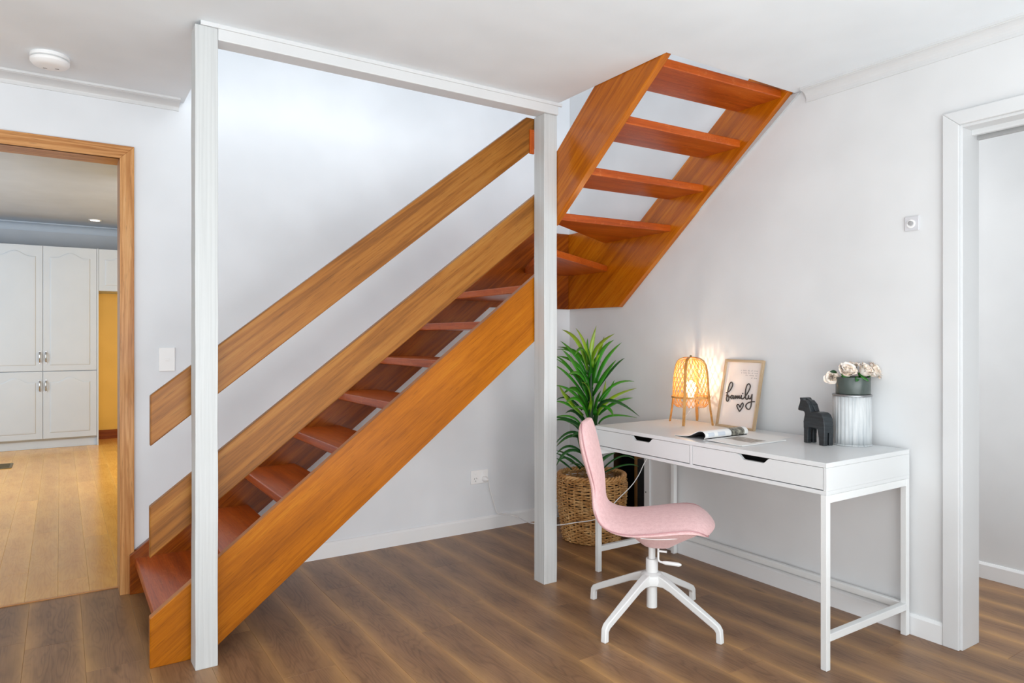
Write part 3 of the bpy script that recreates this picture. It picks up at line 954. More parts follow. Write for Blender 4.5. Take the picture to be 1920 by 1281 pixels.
def seam(side):
    P = []
    for i, (s, z, w, th_) in enumerate(ST[1:-1]):
        a, b = ST[i], ST[i + 2]
        t = Vector((b[0] - a[0], 0, b[1] - a[1])).normalized()
        n = Vector((-t.z, 0, t.x))
        if n.dot(Vector((1, 0, 1))) < 0: n = -n
        P.append(Vector((s, side * (w * 0.985), z)) - n * 0.014)
    return catmull(P, 4)
mb = MB()
Pl = seam(1) + seam(-1)[::-1]
mb.tube(Pl, 0.0022, 6, closed=True)
link('piping', mb.bm, M_pinkd, ch, smooth=True)
# padded cover under the seat
mb = MB()
lv = [(0.425, -.15, .215, .205), (0.405, -.135, .205, .18), (0.372, -.085, .150, .13), (0.340, -.05, .10, .085), (0.328, -.035, .085, .065)]
rings = []
for z, a, b, w in lv:
    cx, rx = (a + b) / 2, (b - a) / 2
    rings.append([mb.bm.verts.new((cx + rx * math.copysign(abs(math.cos(t)) ** 0.75, math.cos(t)), w * math.copysign(abs(math.sin(t)) ** 0.75, math.sin(t)), z)) for t in [2 * PI * k / 28 for k in range(28)]])
for a, b in zip(rings, rings[1:]):
    for k in range(28):
        mb.bm.faces.new([a[k], a[(k + 1) % 28], b[(k + 1) % 28], b[k]])
mb.bm.faces.new(rings[0])
mb.bm.faces.new(rings[-1][::-1])
link('underseat_cover', mb.bm, M_pink, ch, smooth=True)
mb = MB()
zp = catmull([(-.035, -.1745, .397), (.035, -.181, .399), (.11, -.168, .405), (.175, -.115, .413)], 6)
mb.tube(zp, 0.0022, 6)
o = link('zip', mb.bm, M_plastic, ch)
o['label'] = 'pale zip line under the seat'
link('gas_lift', MB().lathe([(0.0147, 0.262), (0.0147, 0.335)], 24).bm, M_powder, ch, smooth=True)
link('column_sleeve', MB().lathe([(0.0235, 0.19), (0.026, 0.20), (0.026, 0.262), (0.0245, 0.2655), (0.018, 0.2655)], 32).bm, M_powder, ch, smooth=True)
link('column_tube', MB().lathe([(0.018, 0.056), (0.0225, 0.0565), (0.0225, 0.19)], 28).bm, M_powder, ch, smooth=True)
# one piece hub, then four separate legs
link('hub', MB().lathe([(0.030, 0.150), (0.044, 0.158), (0.050, 0.178), (0.046, 0.198), (0.034, 0.208), (0.027, 0.210)], 32).bm, M_powder, ch, smooth=True)
for k in range(4):
    a = math.radians(10.6 + 48 + 90 * k)
    Rz = Matrix.Rotation(a, 4, 'Z')
    prof = [(0.02, 0.206), (0.05, 0.200), (0.085, 0.186), (0.20, 0.130), (0.295, 0.084), (0.320, 0.070), (0.332, 0.052), (0.336, 0.0), (0.312, 0.0), (0.311, 0.040), (0.302, 0.050), (0.20, 0.098), (0.10, 0.146), (0.065, 0.156), (0.02, 0.152)]
    mb = MB()
    va, vb = [], []
    for r, z in prof:
        w = 0.0185 - 0.006 * min(1, r / 0.3)
        va.append(mb.bm.verts.new((r, -w, z)))
        vb.append(mb.bm.verts.new((r, w, z)))
    n = len(prof)
    mb.bm.faces.new(va)
    mb.bm.faces.new(vb[::-1])
    for i in range(n):
        mb.bm.faces.new([va[i], vb[i], vb[(i + 1) % n], va[(i + 1) % n]])
    bmesh.ops.transform(mb.bm, matrix=Rz, verts=mb.bm.verts)
    link('leg', mb.bm, M_powder, ch, smooth=True, bevel=0.004, seg=3)
mb = MB()
mb.tube(catmull([(0.03, -.055, .335), (0.03, -.058, .30), (0.032, -.06, .276), (0.05, -.062, .27), (0.07, -.062, .268)], 5), 0.0045, 8)
link('lever', mb.bm, M_powder, ch, smooth=True)
mb = MB()
mb.tube([(0.048, -.062, .2705), (0.06, -.062, .2695), (0.115, -.062, .266), (0.125, -.062, .2655)], lambda i: (0.006, 0.0085, 0.0085, 0.004)[i], 12)
link('lever_grip', mb.bm, M_powder, ch, smooth=True)
mb = MB()
mb.tube([(0.03, -.065, .318), (0.05, -.066, .317), (0.066, -.066, .3165)], 0.0045, 8)
link('height_tab', mb.bm, M_powder, ch, smooth=True)

# ------------------------------------------------------------------ basket and plant
BCX, BCY = 2.700, 3.243
bk = thing('basket', 'round woven wicker basket holding the tall plant in the corner', 'basket', (BCX, BCY, 0))
def brad(z): return 0.168 + 0.042 * math.sin(min(1, z / 0.37) * PI * 0.5) - (0.012 * max(0, (z - 0.34) / 0.06))
mb = MB()
rows = 36
NS = 26
for r in range(rows):
    z = 0.010 + r * 0.0103
    ph = (r % 2) * PI
    jit = random.uniform(-0.0018, 0.0018)
    P = []
    n = 104
    for i in range(n):
        t = 2 * PI * i / n
        rr = brad(z) + 0.0058 * math.sin(NS / 2 * t * 1.0 * 2 / 1 + ph) + 0.002 * mnoise.noise((r * 3.3, math.cos(t) * 3, math.sin(t) * 3))
        P.append((rr * math.cos(t), rr * math.sin(t), z + jit + 0.0032 * mnoise.noise((r * 1.7, math.cos(t) * 4, math.sin(t) * 4))))
    mb.tube(P, random.uniform(0.0044, 0.0060), 5, closed=True)
o = link('weave', mb.bm, M_wicker, bk, smooth='all')
o['kind'] = 'stuff'
mb = MB()
for i in range(NS):
    t = 2 * PI * (i + 0.5) / NS
    mb.tube([(brad(z) * math.cos(t), brad(z) * math.sin(t), z) for z in (0.004, 0.1, 0.2, 0.3, 0.385)], 0.005, 6)
o = link('stakes', mb.bm, M_wicker, bk, smooth='all')
o['kind'] = 'stuff'
for s in range(3):
    mb = MB()
    P = []
    for i in range(160):
        t = 2 * PI * i / 160
        a = 15 * t + s * 2 * PI / 3
        rr = 0.196 + 0.0085 * math.cos(a) + 0.003 * mnoise.noise((s, math.cos(t) * 3, math.sin(t) * 3))
        P.append((rr * math.cos(t), rr * math.sin(t), 0.388 + 0.0095 * math.sin(a)))
    mb.tube(P, 0.0075, 6, closed=True)
    link('rim_strand', mb.bm, M_wicker, bk, smooth='all')
link('base', MB().lathe([(0.02, 0.002), (0.160, 0.002), (0.160, 0.012), (0.02, 0.012)], 40).bm, M_wicker, bk)
mb = MB().lathe([(0.01, 0.014), (0.155, 0.014), (0.186, 0.33), (0.181, 0.33), (0.15, 0.02), (0.01, 0.02)], 40, cap=False)
o = link('liner', mb.bm, M_dark, bk, smooth=True)
pl = thing('potted_plant', 'tall dracaena plant with long green strap leaves in the wicker basket', 'plant', (2.695, 3.236, 0.022))
link('soil', MB().lathe([(0.02, 0.0), (0.146, 0.0), (0.170, 0.285), (0.15, 0.298), (0.05, 0.303)], 32).bm, M_soil, pl, smooth=True)
mb = MB()
mb.tube([(0, 0, 0.25), (0.003, -0.002, 0.45), (-0.006, 0.003, 0.7), (-0.004, 0.002, 0.98)], lambda i: (0.022, 0.02, 0.016, 0.008)[i], 10)
link('stem', mb.bm, M_leafd, pl, smooth=True)
LEAVES = [[-0.008,0.006,1.053,-0.001,0.001,1.164,0.024,-0.016,1.291,0.0257],[-0.019,0.013,1.053,-0.037,0.024,1.173,-0.081,0.053,1.276,0.0279],[-0.022,0.015,1.019,-0.056,0.063,1.186,-0.119,0.143,1.267,0.0322],[0.002,-0.002,1.036,0.013,-0.035,1.152,0.08,-0.118,1.242,0.0322],[-0.028,0.019,0.993,-0.07,0.072,1.108,-0.126,0.148,1.198,0.0257],[0.013,-0.008,0.941,0.056,-0.01,1.108,0.149,-0.032,1.204,0.0322],[0.024,-0.015,0.941,0.085,-0.029,1.078,0.189,-0.058,1.188,0.0257],[-0.034,0.022,0.929,-0.101,0.04,1.054,-0.184,0.054,1.146,0.0386],[0.006,-0.004,0.864,0.049,-0.058,0.985,0.087,-0.123,1.085,0.0322],[0.013,-0.008,0.873,0.114,-0.048,1.018,0.205,-0.068,1.093,0.0172],[-0.044,0.029,1.001,-0.081,0.079,1.121,-0.144,0.16,1.144,0.015],[-0.033,0.022,0.907,-0.113,0.1,1.052,-0.151,0.165,1.103,0.0172],[-0.034,0.022,0.881,-0.109,0.071,1.019,-0.184,0.121,1.091,0.0172],[-0.034,0.022,0.86,-0.13,0.059,0.985,-0.217,0.076,1.049,0.0236],[-0.013,0.007,0.744,-0.054,-0.043,0.891,-0.154,-0.096,0.958,0.0407],[0.028,-0.018,0.748,0.071,-0.02,0.841,0.107,-0.004,0.955,0.0257],[0.013,-0.009,0.748,0.013,-0.035,0.832,0.011,-0.073,0.901,0.0343],[0.046,-0.029,0.83,0.099,-0.039,0.888,0.152,-0.034,0.957,0.0172],[0.035,-0.022,0.83,0.132,-0.06,0.931,0.292,-0.126,0.951,0.0193],[0.027,-0.018,0.744,0.099,-0.065,0.847,0.228,-0.149,0.911,0.0236],[0.035,-0.022,0.748,0.132,-0.06,0.819,0.278,-0.116,0.851,0.0236],[0.027,-0.018,0.787,0.092,-0.086,0.836,0.204,-0.199,0.746,0.0257],[0.041,-0.028,0.804,0.056,-0.089,0.792,0.036,-0.155,0.752,0.0236],[-0.027,0.017,0.778,-0.112,0.047,0.887,-0.217,0.076,0.932,0.0257],[-0.044,0.029,0.744,-0.123,0.081,0.843,-0.165,0.108,0.929,0.03],[-0.048,0.032,0.778,-0.11,0.098,0.858,-0.111,0.139,0.879,0.0172],[-0.051,0.034,0.783,-0.11,0.098,0.849,-0.151,0.165,0.829,0.015],[-0.044,0.029,0.744,-0.123,0.081,0.813,-0.184,0.121,0.83,0.0214],[-0.02,0.012,0.757,-0.079,-0.001,0.868,-0.194,-0.004,0.917,0.0214],[-0.009,0.005,0.967,-0.037,-0.029,1.072,-0.086,-0.075,1.153,0.0386],[-0.002,0.0,0.907,-0.001,-0.026,0.994,-0.005,-0.063,1.089,0.0365],[-0.016,0.01,0.83,-0.034,0.022,0.907,-0.062,0.041,0.993,0.0343],[-0.019,0.013,1.079,-0.008,0.032,1.151,0.014,0.056,1.214,0.015],[0.014,-0.008,1.053,0.071,0.006,1.142,0.136,0.043,1.225,0.0172],[-0.033,0.023,0.967,-0.042,0.08,1.034,-0.034,0.153,1.088,0.0236],[-0.053,0.035,0.683,-0.103,0.068,0.736,-0.186,0.122,0.738,0.0161],[-0.03,0.019,0.615,-0.117,0.05,0.706,-0.219,0.078,0.724,0.0242],[-0.036,0.023,0.615,-0.124,0.055,0.646,-0.218,0.077,0.581,0.0182],[-0.026,0.016,0.55,-0.121,0.026,0.629,-0.249,0.031,0.571,0.0222],[-0.053,0.035,0.526,-0.12,0.079,0.558,-0.181,0.119,0.51,0.0182],[-0.043,0.027,0.51,-0.134,0.061,0.533,-0.214,0.074,0.447,0.0222],[-0.039,0.026,0.433,-0.09,0.085,0.494,-0.148,0.163,0.525,0.017],[-0.053,0.035,0.425,-0.127,0.083,0.485,-0.181,0.119,0.518,0.0161],[-0.1,0.066,0.417,-0.131,0.112,0.457,-0.148,0.163,0.478,0.0137],[-0.06,0.039,0.421,-0.134,0.061,0.489,-0.201,0.066,0.479,0.0161],[-0.013,0.008,0.469,0.0,-0.027,0.594,-0.008,-0.061,0.71,0.0323],[-0.019,0.012,0.429,-0.053,0.035,0.55,-0.076,0.05,0.647,0.0363],[0.001,-0.001,0.409,-0.013,-0.018,0.513,-0.041,-0.039,0.622,0.0363],[0.002,-0.0,0.469,0.063,-0.015,0.538,0.133,-0.021,0.607,0.0283],[-0.026,0.017,0.59,-0.053,0.035,0.647,-0.087,0.057,0.683,0.0242],[0.035,-0.023,0.695,0.099,-0.065,0.744,0.231,-0.151,0.732,0.0161],[-0.047,0.029,0.429,-0.104,0.015,0.461,-0.18,-0.014,0.469,0.0121],[0.029,-0.018,0.383,0.153,-0.074,0.49,0.321,-0.144,0.472,0.0111],[0.028,-0.019,0.378,0.159,-0.104,0.444,0.256,-0.168,0.436,0.0111],[0.011,-0.007,0.383,0.054,-0.035,0.474,0.121,-0.079,0.519,0.0252]]
def leaf(p0, p1, p2, w, m, root, flip=1):
    p0, p1, p2 = Vector(p0), Vector(p1), Vector(p2)
    c = 2 * p1 - 0.5 * (p0 + p2)
    n = 9
    bm = bmesh.new()
    uvl = bm.loops.layers.uv.new('uv')
    rows_ = []
    ax = Vector((0, 0, 0))
    for i in range(n + 1):
        t = i / n
        p = p0 * (1 - t) ** 2 + c * 2 * t * (1 - t) + p2 * t * t
        d = ((c - p0) * (1 - t) + (p2 - c) * t).normalized()
        out = Vector((p.x, p.y, 0))
        if out.length < 0.02: out = Vector((0.55, -0.84, 0)) * -1 if False else Vector((-0.55, -0.84, 0))
        # leaf face turned towards up/outwards
        up = Vector((0, 0, 1)) - d * d.z
        if up.length < 0.25: up = -Vector((out.x, out.y, 0))
        up = (up.normalized() * 0.65 + Vector((-0.5475, -0.8368, 0)) * 0.75)
        up = (up - d * up.dot(d)).normalized()
        sd = d.cross(up).normalized()
        ww = w * 0.92 * (0.62 + 0.55 * math.sin(min(1, t * 1.7) * PI * 0.5)) * (1 - t ** 3.2) ** 0.9 + 0.0004
        ww *= 0.5
        f = 0.28 * ww
        rows_.append(([bm.verts.new(p - sd * ww + up * f), bm.verts.new(p - up * 0.0002), bm.verts.new(p + sd * ww + up * f)], t))
    for (a, ta), (b, tb) in zip(rows_, rows_[1:]):
        for k in range(2):
            fc = bm.faces.new([a[k], a[k + 1], b[k + 1], b[k]])
            for lp, tt in zip(fc.loops, (ta, ta, tb, tb)):
                lp[uvl].uv = (tt, k / 2)
    me = bpy.data.meshes.new('leaf')
    bm.to_mesh(me)
    bm.free()
    me.materials.append(m)
    for q in me.polygons: q.use_smooth = True
    o = bpy.data.objects.new('leaf', me)
    COL.objects.link(o)
    o.parent = root
    md = o.modifiers.new('thickness', 'SOLIDIFY')
    md.thickness = 0.0007
    return o
for i, L in enumerate(LEAVES):
    top = L[8]
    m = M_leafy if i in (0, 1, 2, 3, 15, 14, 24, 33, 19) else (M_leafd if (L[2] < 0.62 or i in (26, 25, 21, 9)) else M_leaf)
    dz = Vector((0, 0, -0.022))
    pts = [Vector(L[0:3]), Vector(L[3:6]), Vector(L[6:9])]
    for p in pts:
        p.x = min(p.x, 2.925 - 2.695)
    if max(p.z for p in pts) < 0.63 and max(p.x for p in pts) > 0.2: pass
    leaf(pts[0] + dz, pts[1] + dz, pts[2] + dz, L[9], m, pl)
# leaves growing away behind and beside the stem
for k in range(20):
    zb = 0.42 + 0.03 * k
    a = math.radians(40 + 83 * k % 200 - 20)
    r = random.uniform(0.16, 0.24)
    dx, dy = math.cos(a), math.sin(a)
    p0 = (0.01 * dx, 0.01 * dy, zb)
    p1 = (0.09 * dx, 0.09 * dy, zb + 0.13)
    p2 = (min(r * dx, 0.2), r * dy, zb + random.uniform(0.08, 0.2))
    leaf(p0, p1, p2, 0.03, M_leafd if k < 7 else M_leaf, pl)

# ------------------------------------------------------------------ lamp
LX, LY, LZ = 2.818, 2.562, 0.7602
lp = thing('table_lamp', 'lit bamboo lantern lamp with woven shade on the desk', 'lamp', (LX, LY, LZ))
def srad(z):
    K = [(0.088, 0.070), (0.093, 0.080), (0.102, 0.089), (0.115, 0.093), (0.14, 0.0955), (0.2, 0.0945), (0.25, 0.091), (0.29, 0.084), (0.315, 0.074), (0.332, 0.060), (0.342, 0.043), (0.347, 0.022)]
    if z <= K[0][0]: return K[0][1]
    for (a, ra), (b, rb) in zip(K, K[1:]):
        if z <= b: return ra + (rb - ra) * (z - a) / (b - a)
    return K[-1][1]
mb = MB()
NSTR = 25
zs = [0.088, 0.094, 0.104, 0.12, 0.145, 0.175, 0.205, 0.235, 0.262, 0.287, 0.308, 0.324, 0.337, 0.345]
for fam in (1, -1):
    for i in range(NSTR):
        P, N = [], []
        for z in zs:
            a = 2 * PI * i / NSTR + fam * (z - 0.088) / 0.257 * 1.35
            wv = 0.0009 * math.sin((z * 90 + i * PI)) * fam
            r = srad(z) + wv
            P.append((r * math.cos(a), r * math.sin(a), z))
            N.append((math.cos(a), math.sin(a), 0.15 if z < 0.3 else 0.8))
        mb.ribbon(P, N, [0.0047 * min(1, 0.35 + srad(z) / 0.14) for z in zs], 0.0007)
sh = NT('woven_bamboo_strips')
sh.b.inputs['Base Color'].default_value = lin((236, 196, 130))
sh.b.inputs['Roughness'].default_value = 0.5
tr = sh.n('ShaderNodeBsdfTranslucent')
tr.inputs['Color'].default_value = lin((236, 186, 104))
mx = sh.n('ShaderNodeMixShader')
mx.inputs[0].default_value = 0.5
sh.l(sh.b.outputs[0], mx.inputs[1])
sh.l(tr.outputs[0], mx.inputs[2])
sh.l(mx.outputs[0], sh.t.nodes['Material Output'].inputs[0])
o = link('woven_shade', mb.bm, sh.m, lp)
o['kind'] = 'stuff'
for ang in (100, 206, 27, -80):
    a = math.radians(ang)
    ca, sa = math.cos(a), math.sin(a)
    prof = catmull([(0.131, 0.0), (0.117, 0.08), (0.108, 0.145), (0.103, 0.22), (0.098, 0.285), (0.086, 0.325), (0.062, 0.346), (0.03, 0.351), (0.008, 0.352)], 4)if False else [(0.131, 0.0), (0.124, 0.04), (0.117, 0.08), (0.109, 0.14), (0.105, 0.19), (0.102, 0.24), (0.098, 0.28), (0.090, 0.312), (0.077, 0.334), (0.056, 0.347), (0.03, 0.352), (0.008, 0.353)]
    P = [(r * ca, r * sa, z) for r, z in prof]
    N = []
    for i in range(len(prof)):
        q, w_ = prof[max(i - 1, 0)], prof[min(i + 1, len(prof) - 1)]
        tz, trr = w_[1] - q[1], w_[0] - q[0]
        N.append((tz * ca, tz * sa, -trr))
    mb = MB().ribbon(P, N, 0.0150, 0.0045)
    link('leg', mb.bm, M_bamboo, lp, bevel=0.0012)
mb = MB()
P = [(0.1035 * math.cos(2 * PI * i / 64), 0.1035 * math.sin(2 * PI * i / 64), 0) for i in range(64)]
mb.lathe([(0.0985, 0.136), (0.1015, 0.136), (0.1015, 0.147), (0.0985, 0.147), (0.0985, 0.136)], 64, cap=False)
link('hoop', mb.bm, M_bamboo, lp, smooth=True)
link('top_knob', MB().lathe([(0.001, 0.354), (0.006, 0.3545), (0.0065, 0.361), (0.003, 0.364), (0.0008, 0.3645)], 16).bm, M_brass, lp, smooth=True)
link('socket', MB().lathe([(0.016, 0.082), (0.02, 0.084), (0.02, 0.13), (0.014, 0.14)], 24).bm, M_plastic, lp, smooth=True)
mb = MB().lathe([(0.012, 0.14), (0.016, 0.155), (0.026, 0.178), (0.029, 0.195), (0.025, 0.214), (0.014, 0.225), (0.002, 0.228)], 24)
o = link('bulb', mb.bm, M_bulb, lp, smooth=True)
pt = bpy.data.lights.new('bulb_light', 'POINT')
pt.energy = 1.55
pt.color = (1.0, 0.84, 0.62)
pt.shadow_soft_size = 0.012
po = bpy.data.objects.new('bulb_light', pt)
COL.objects.link(po)
po.parent = lp
po.location = (0, 0, 0.262)
mb = MB()
cp = [(0, 0, 0.084), (0.004, 0.006, 0.07), (-0.004, 0.01, 0.058), (0.004, 0.02, 0.05), (0.01, 0.05, 0.03), (0.03, 0.10, 0.006), (0.05, 0.16, 0.0025), (0.075, 0.214, 0.0025)]
mb.tube(catmull(cp, 5), 0.0022, 6)
link('flex', mb.bm, M_plastic, lp, smooth='all')
# cord below the desk to the wall outlet
C0 = [(2.908, 2.79, 0.755), (2.917, 2.80, 0.70), (2.87, 2.84, 0.60)]
CAB = C0 + [(2.792, 2.869, 0.523), (2.736, 2.871, 0.444), (2.684, 2.881, 0.382), (2.605, 2.908, 0.309), (2.55, 2.944, 0.237), (2.518, 2.989, 0.196), (2.457, 3.089, 0.165), (2.402, 3.208, 0.131), (2.363, 3.378, 0.108), (2.396, 3.511, 0.089), (2.465, 3.70, 0.062), (2.40, 3.735, 0.082), (2.338, 3.738, 0.094), (2.315, 3.742, 0.15), (2.28, 3.738, 0.25), (2.262, 3.725, 0.305), (2.25, 3.715, 0.322)]
mb = MB().tube(catmull(CAB, 6), 0.0026, 6)
wpart('cord', mb, M_plastic, lp, smooth='all')['label'] = 'white cord past the basket to the wall outlet'
mb = MB().lathe([(0.012, 0), (0.017, 0.003), (0.018, 0.02), (0.012, 0.034), (0.006, 0.042)], 20)
bmesh.ops.transform(mb.bm, matrix=Matrix.Translation((2.243, YW - 0.0095, 0.326)) @ Matrix.Rotation(PI / 2, 4, 'X'), verts=mb.bm.verts)
wpart('plug', mb, M_plastic, lp, smooth=True)

# ------------------------------------------------------------------ picture frame
p_bl, p_br = Vector((2.850, 2.426, 0.7602)), Vector((2.834, 2.176, 0.7602))
U = (p_br - p_bl)
FWD = U.length
U.normalize()
Hn = Vector((0, 0, 1)).cross(U)
if Hn.x < 0: Hn = -Hn            # towards the wall
lean = math.radians(12.0)
V = (Vector((0, 0, 1)) * math.cos(lean) + Hn * math.sin(lean)).normalized()
Nn = U.cross(V).normalized()      # faces the room
if Nn.x > 0: Nn = -Nn
FH = 0.353
pf = thing('picture_frame', 'pale timber picture frame with the word family leaning on the wall', 'picture frame', p_bl)
FM = Matrix((U, V, Nn)).transposed().to_4x4()
pf.rotation_euler = FM.to_euler()
D_, BW = 0.014, 0.0125
def fb(pts, gr):
    o = board('frame_bar', [(x, y, -D_) for x, y in pts], (0, 0, D_), M_framew, None, gr, 0.0008)
    o.parent = pf
fb([(0, 0), (FWD, 0), (FWD - BW, BW), (BW, BW)], (1, 0, 0))
fb([(0, FH), (FWD, FH), (FWD - BW, FH - BW), (BW, FH - BW)], (1, 0, 0))
fb([(0, 0), (0, FH), (BW, FH - BW), (BW, BW)], (0, 1, 0))
fb([(FWD, 0), (FWD, FH), (FWD - BW, FH - BW), (FWD - BW, BW)], (0, 1, 0))
link('print', MB().box((BW - 0.002, BW - 0.002, -D_ + 0.001), (FWD - BW + 0.002, FH - BW + 0.002, -D_ + 0.005)).bm, M_card, pf)
LET = {'f': [[0.145, 0.5], [0.182, 0.488], [0.231, 0.463], [0.273, 0.409], [0.281, 0.363], [0.248, 0.338], [0.216, 0.347], [0.194, 0.385], [0.181, 0.451], [0.178, 0.526], [0.172, 0.582], [0.193, 0.619], [0.227, 0.615], [0.238, 0.574], [0.209, 0.538], [0.171, 0.526], [0.171, 0.545], [0.236, 0.553], [0.283, 0.567]],
 'amil': [[0.333, 0.532], [0.296, 0.529], [0.281, 0.558], [0.305, 0.578], [0.333, 0.564], [0.344, 0.531], [0.345, 0.563], [0.375, 0.573], [0.395, 0.528], [0.416, 0.569], [0.442, 0.526], [0.466, 0.566], [0.493, 0.523], [0.512, 0.559], [0.539, 0.555], [0.554, 0.516], [0.554, 0.552], [0.586, 0.566], [0.628, 0.548], [0.678, 0.5], [0.723, 0.435], [0.743, 0.38], [0.712, 0.346], [0.667, 0.352], [0.643, 0.403], [0.641, 0.466], [0.655, 0.528], [0.688, 0.565], [0.727, 0.552], [0.732, 0.507], [0.742, 0.544], [0.78, 0.553], [0.804, 0.53], [0.815, 0.485]],
 'y': [[0.815, 0.485], [0.827, 0.591], [0.828, 0.662], [0.798, 0.702], [0.74, 0.696], [0.699, 0.661], [0.728, 0.623], [0.8, 0.599], [0.9, 0.587]],
 'dot': [[0.571, 0.486], [0.584, 0.489]],
 'heart': [[0.563, 0.75], [0.503, 0.705], [0.474, 0.671], [0.494, 0.651], [0.533, 0.664], [0.563, 0.69], [0.577, 0.651], [0.604, 0.623], [0.632, 0.638], [0.628, 0.675], [0.594, 0.717], [0.563, 0.75]]}
mb = MB()
for k in ('f', 'amil', 'y', 'dot'):
    P = [(u * FWD, (1 - v) * FH, -D_ + 0.0085) for u, v in LET[k]]
    mb.tube(catmull(P, 5), 0.0029, 8, flat=1)
o = link('family_lettering', mb.bm, M_ink, pf, smooth='all')
o['label'] = 'black cut-out script word family'
mb = MB()
P = [(u * FWD, (1 - v) * FH, -D_ + 0.0085) for u, v in LET['heart']]
mb.tube(catmull(P, 5), 0.0027, 8)
o = link('heart', mb.bm, M_ink, pf, smooth='all')
o['label'] = 'black heart outline under the word'
for txt, v in (('a  little  bit  of  crazy', 0.150), ('a  little  bit  of  loud', 0.184), ('& a  whole  lot', 0.217), ('of  love', 0.252)):
    cu = bpy.data.curves.new('text', 'FONT')
    cu.body = txt
    cu.size = 0.0098
    cu.align_x = 'RIGHT'
    cu.space_character = 1.22
    tmp = bpy.data.objects.new('tmp', cu)
    COL.objects.link(tmp)
    bpy.context.view_layer.update()
    me = bpy.data.meshes.new_from_object(tmp.evaluated_get(bpy.context.evaluated_depsgraph_get()))
    bpy.data.objects.remove(tmp)
    me.materials.clear()
    me.materials.append(M_grey)
    o = bpy.data.objects.new('printed_line', me)
    COL.objects.link(o)
    o.parent = pf
    o.location = (0.868 * FWD, (1 - v) * FH - 0.004, -D_ + 0.0053)

# ------------------------------------------------------------------ magazine
mg = thing('magazine', 'open magazine with curled pages lying near the desk front edge', 'magazine', (2.545, 2.10, 0.7602))
X0, X1 = -0.143, 0.147
def sheet(prof, x0, x1, th_):
    """curled leaf: profile in (y,z) extruded along x with thickness"""
    mb = MB()
    n = len(prof)
    top, bot = [], []
    for i, (y, z) in enumerate(prof):
        a, b = prof[max(i - 1, 0)], prof[min(i + 1, n - 1)]
        d = Vector((b[0] - a[0], b[1] - a[1])).normalized()
        nn = Vector((-d.y, d.x))
        top.append((y, z))
        bot.append((y - nn.x * th_, z - nn.y * th_))
    for x in (x0, x1):
        pass
    T = [[mb.bm.verts.new((x, y, z)) for x in (x0, x1)] for y, z in top]
    B = [[mb.bm.verts.new((x, y, z)) for x in (x0, x1)] for y, z in bot]
    for i in range(n - 1):
        mb.bm.faces.new([T[i][0], T[i][1], T[i + 1][1], T[i + 1][0]])
        mb.bm.faces.new([B[i][0], B[i + 1][0], B[i + 1][1], B[i][1]])
        mb.bm.faces.new([T[i][0], T[i + 1][0], B[i + 1][0], B[i][0]])
        mb.bm.faces.new([T[i][1], B[i][1], B[i + 1][1], T[i + 1][1]])
    mb.bm.faces.new([T[0][0], B[0][0], B[0][1], T[0][1]])
    mb.bm.faces.new([T[-1][0], T[-1][1], B[-1][1], B[-1][0]])
    return mb
def cr(pts, n=5):
    return [(v.x, v.y) for v in catmull([(a, b, 0) for a, b in pts], n)]
CUR = cr([(0.004, 0.006), (-0.003, 0.016), (0.000, 0.029), (0.016, 0.039), (0.040, 0.037), (0.066, 0.025), (0.098, 0.011), (0.135, 0.006), (0.182, 0.0042)])
link('curled_pages', sheet(CUR, X0, X1, 0.0028).bm, M_paper, mg, smooth=True)
CUR2 = cr([(0.004, 0.002), (0.002, 0.012), (0.005, 0.022), (0.018, 0.031), (0.040, 0.030), (0.064, 0.019), (0.096, 0.006), (0.135, 0.0022), (0.182, 0.0008)])
link('back_cover', sheet(CUR2, X0 + 0.001, X1 - 0.001, 0.0006).bm, M_dark, mg, smooth=True)
FL = cr([(-0.205, 0.0045), (-0.12, 0.005), (-0.05, 0.0065), (-0.01, 0.006), (0.003, 0.003)])
link('flat_pages', sheet(FL, X0 - 0.008, X1, 0.0035).bm, M_paper, mg, smooth=True)
def inset(prof, a, b, x0, x1, m, name):
    seg = [(y, z) for y, z in prof if a <= y <= b]
    o = link(name, sheet(seg, x0, x1, 0.0004).bm, m, mg, smooth=True)
    o.location.z = 0.0005
    return o
seg = CUR[1:18]
seg = [(y - 0.0004, z + 0.0004) for y, z in seg]
link('printed_photo', sheet(seg, 0.03, X1 - 0.025, 0.0003).bm, M_ph1, mg, smooth=True)
seg2 = [(y - 0.0004, z + 0.0004) for y, z in CUR[4:12]]
link('text_column', sheet(seg2, -0.06, -0.012, 0.0003).bm, M_ph3, mg, smooth=True)
link('text_column', sheet(seg2, -0.125, -0.085, 0.0003).bm, M_ph3, mg, smooth=True)
seg3 = [(y, z + 0.0005) for y, z in FL if -0.185 < y < -0.03]
link('printed_photo', sheet(seg3, -0.055, 0.045, 0.0003).bm, M_ph2, mg, smooth=True)
pb = thing('loose_page', 'thin flat brochure under the magazine beside the picture frame', 'brochure', (2.742, 2.06, 0.7602))
pbm = MB().box((-0.048, -0.118, 0.0), (0.058, 0.118, 0.0008))
link('sheet', pbm.bm, M_paper, pb)

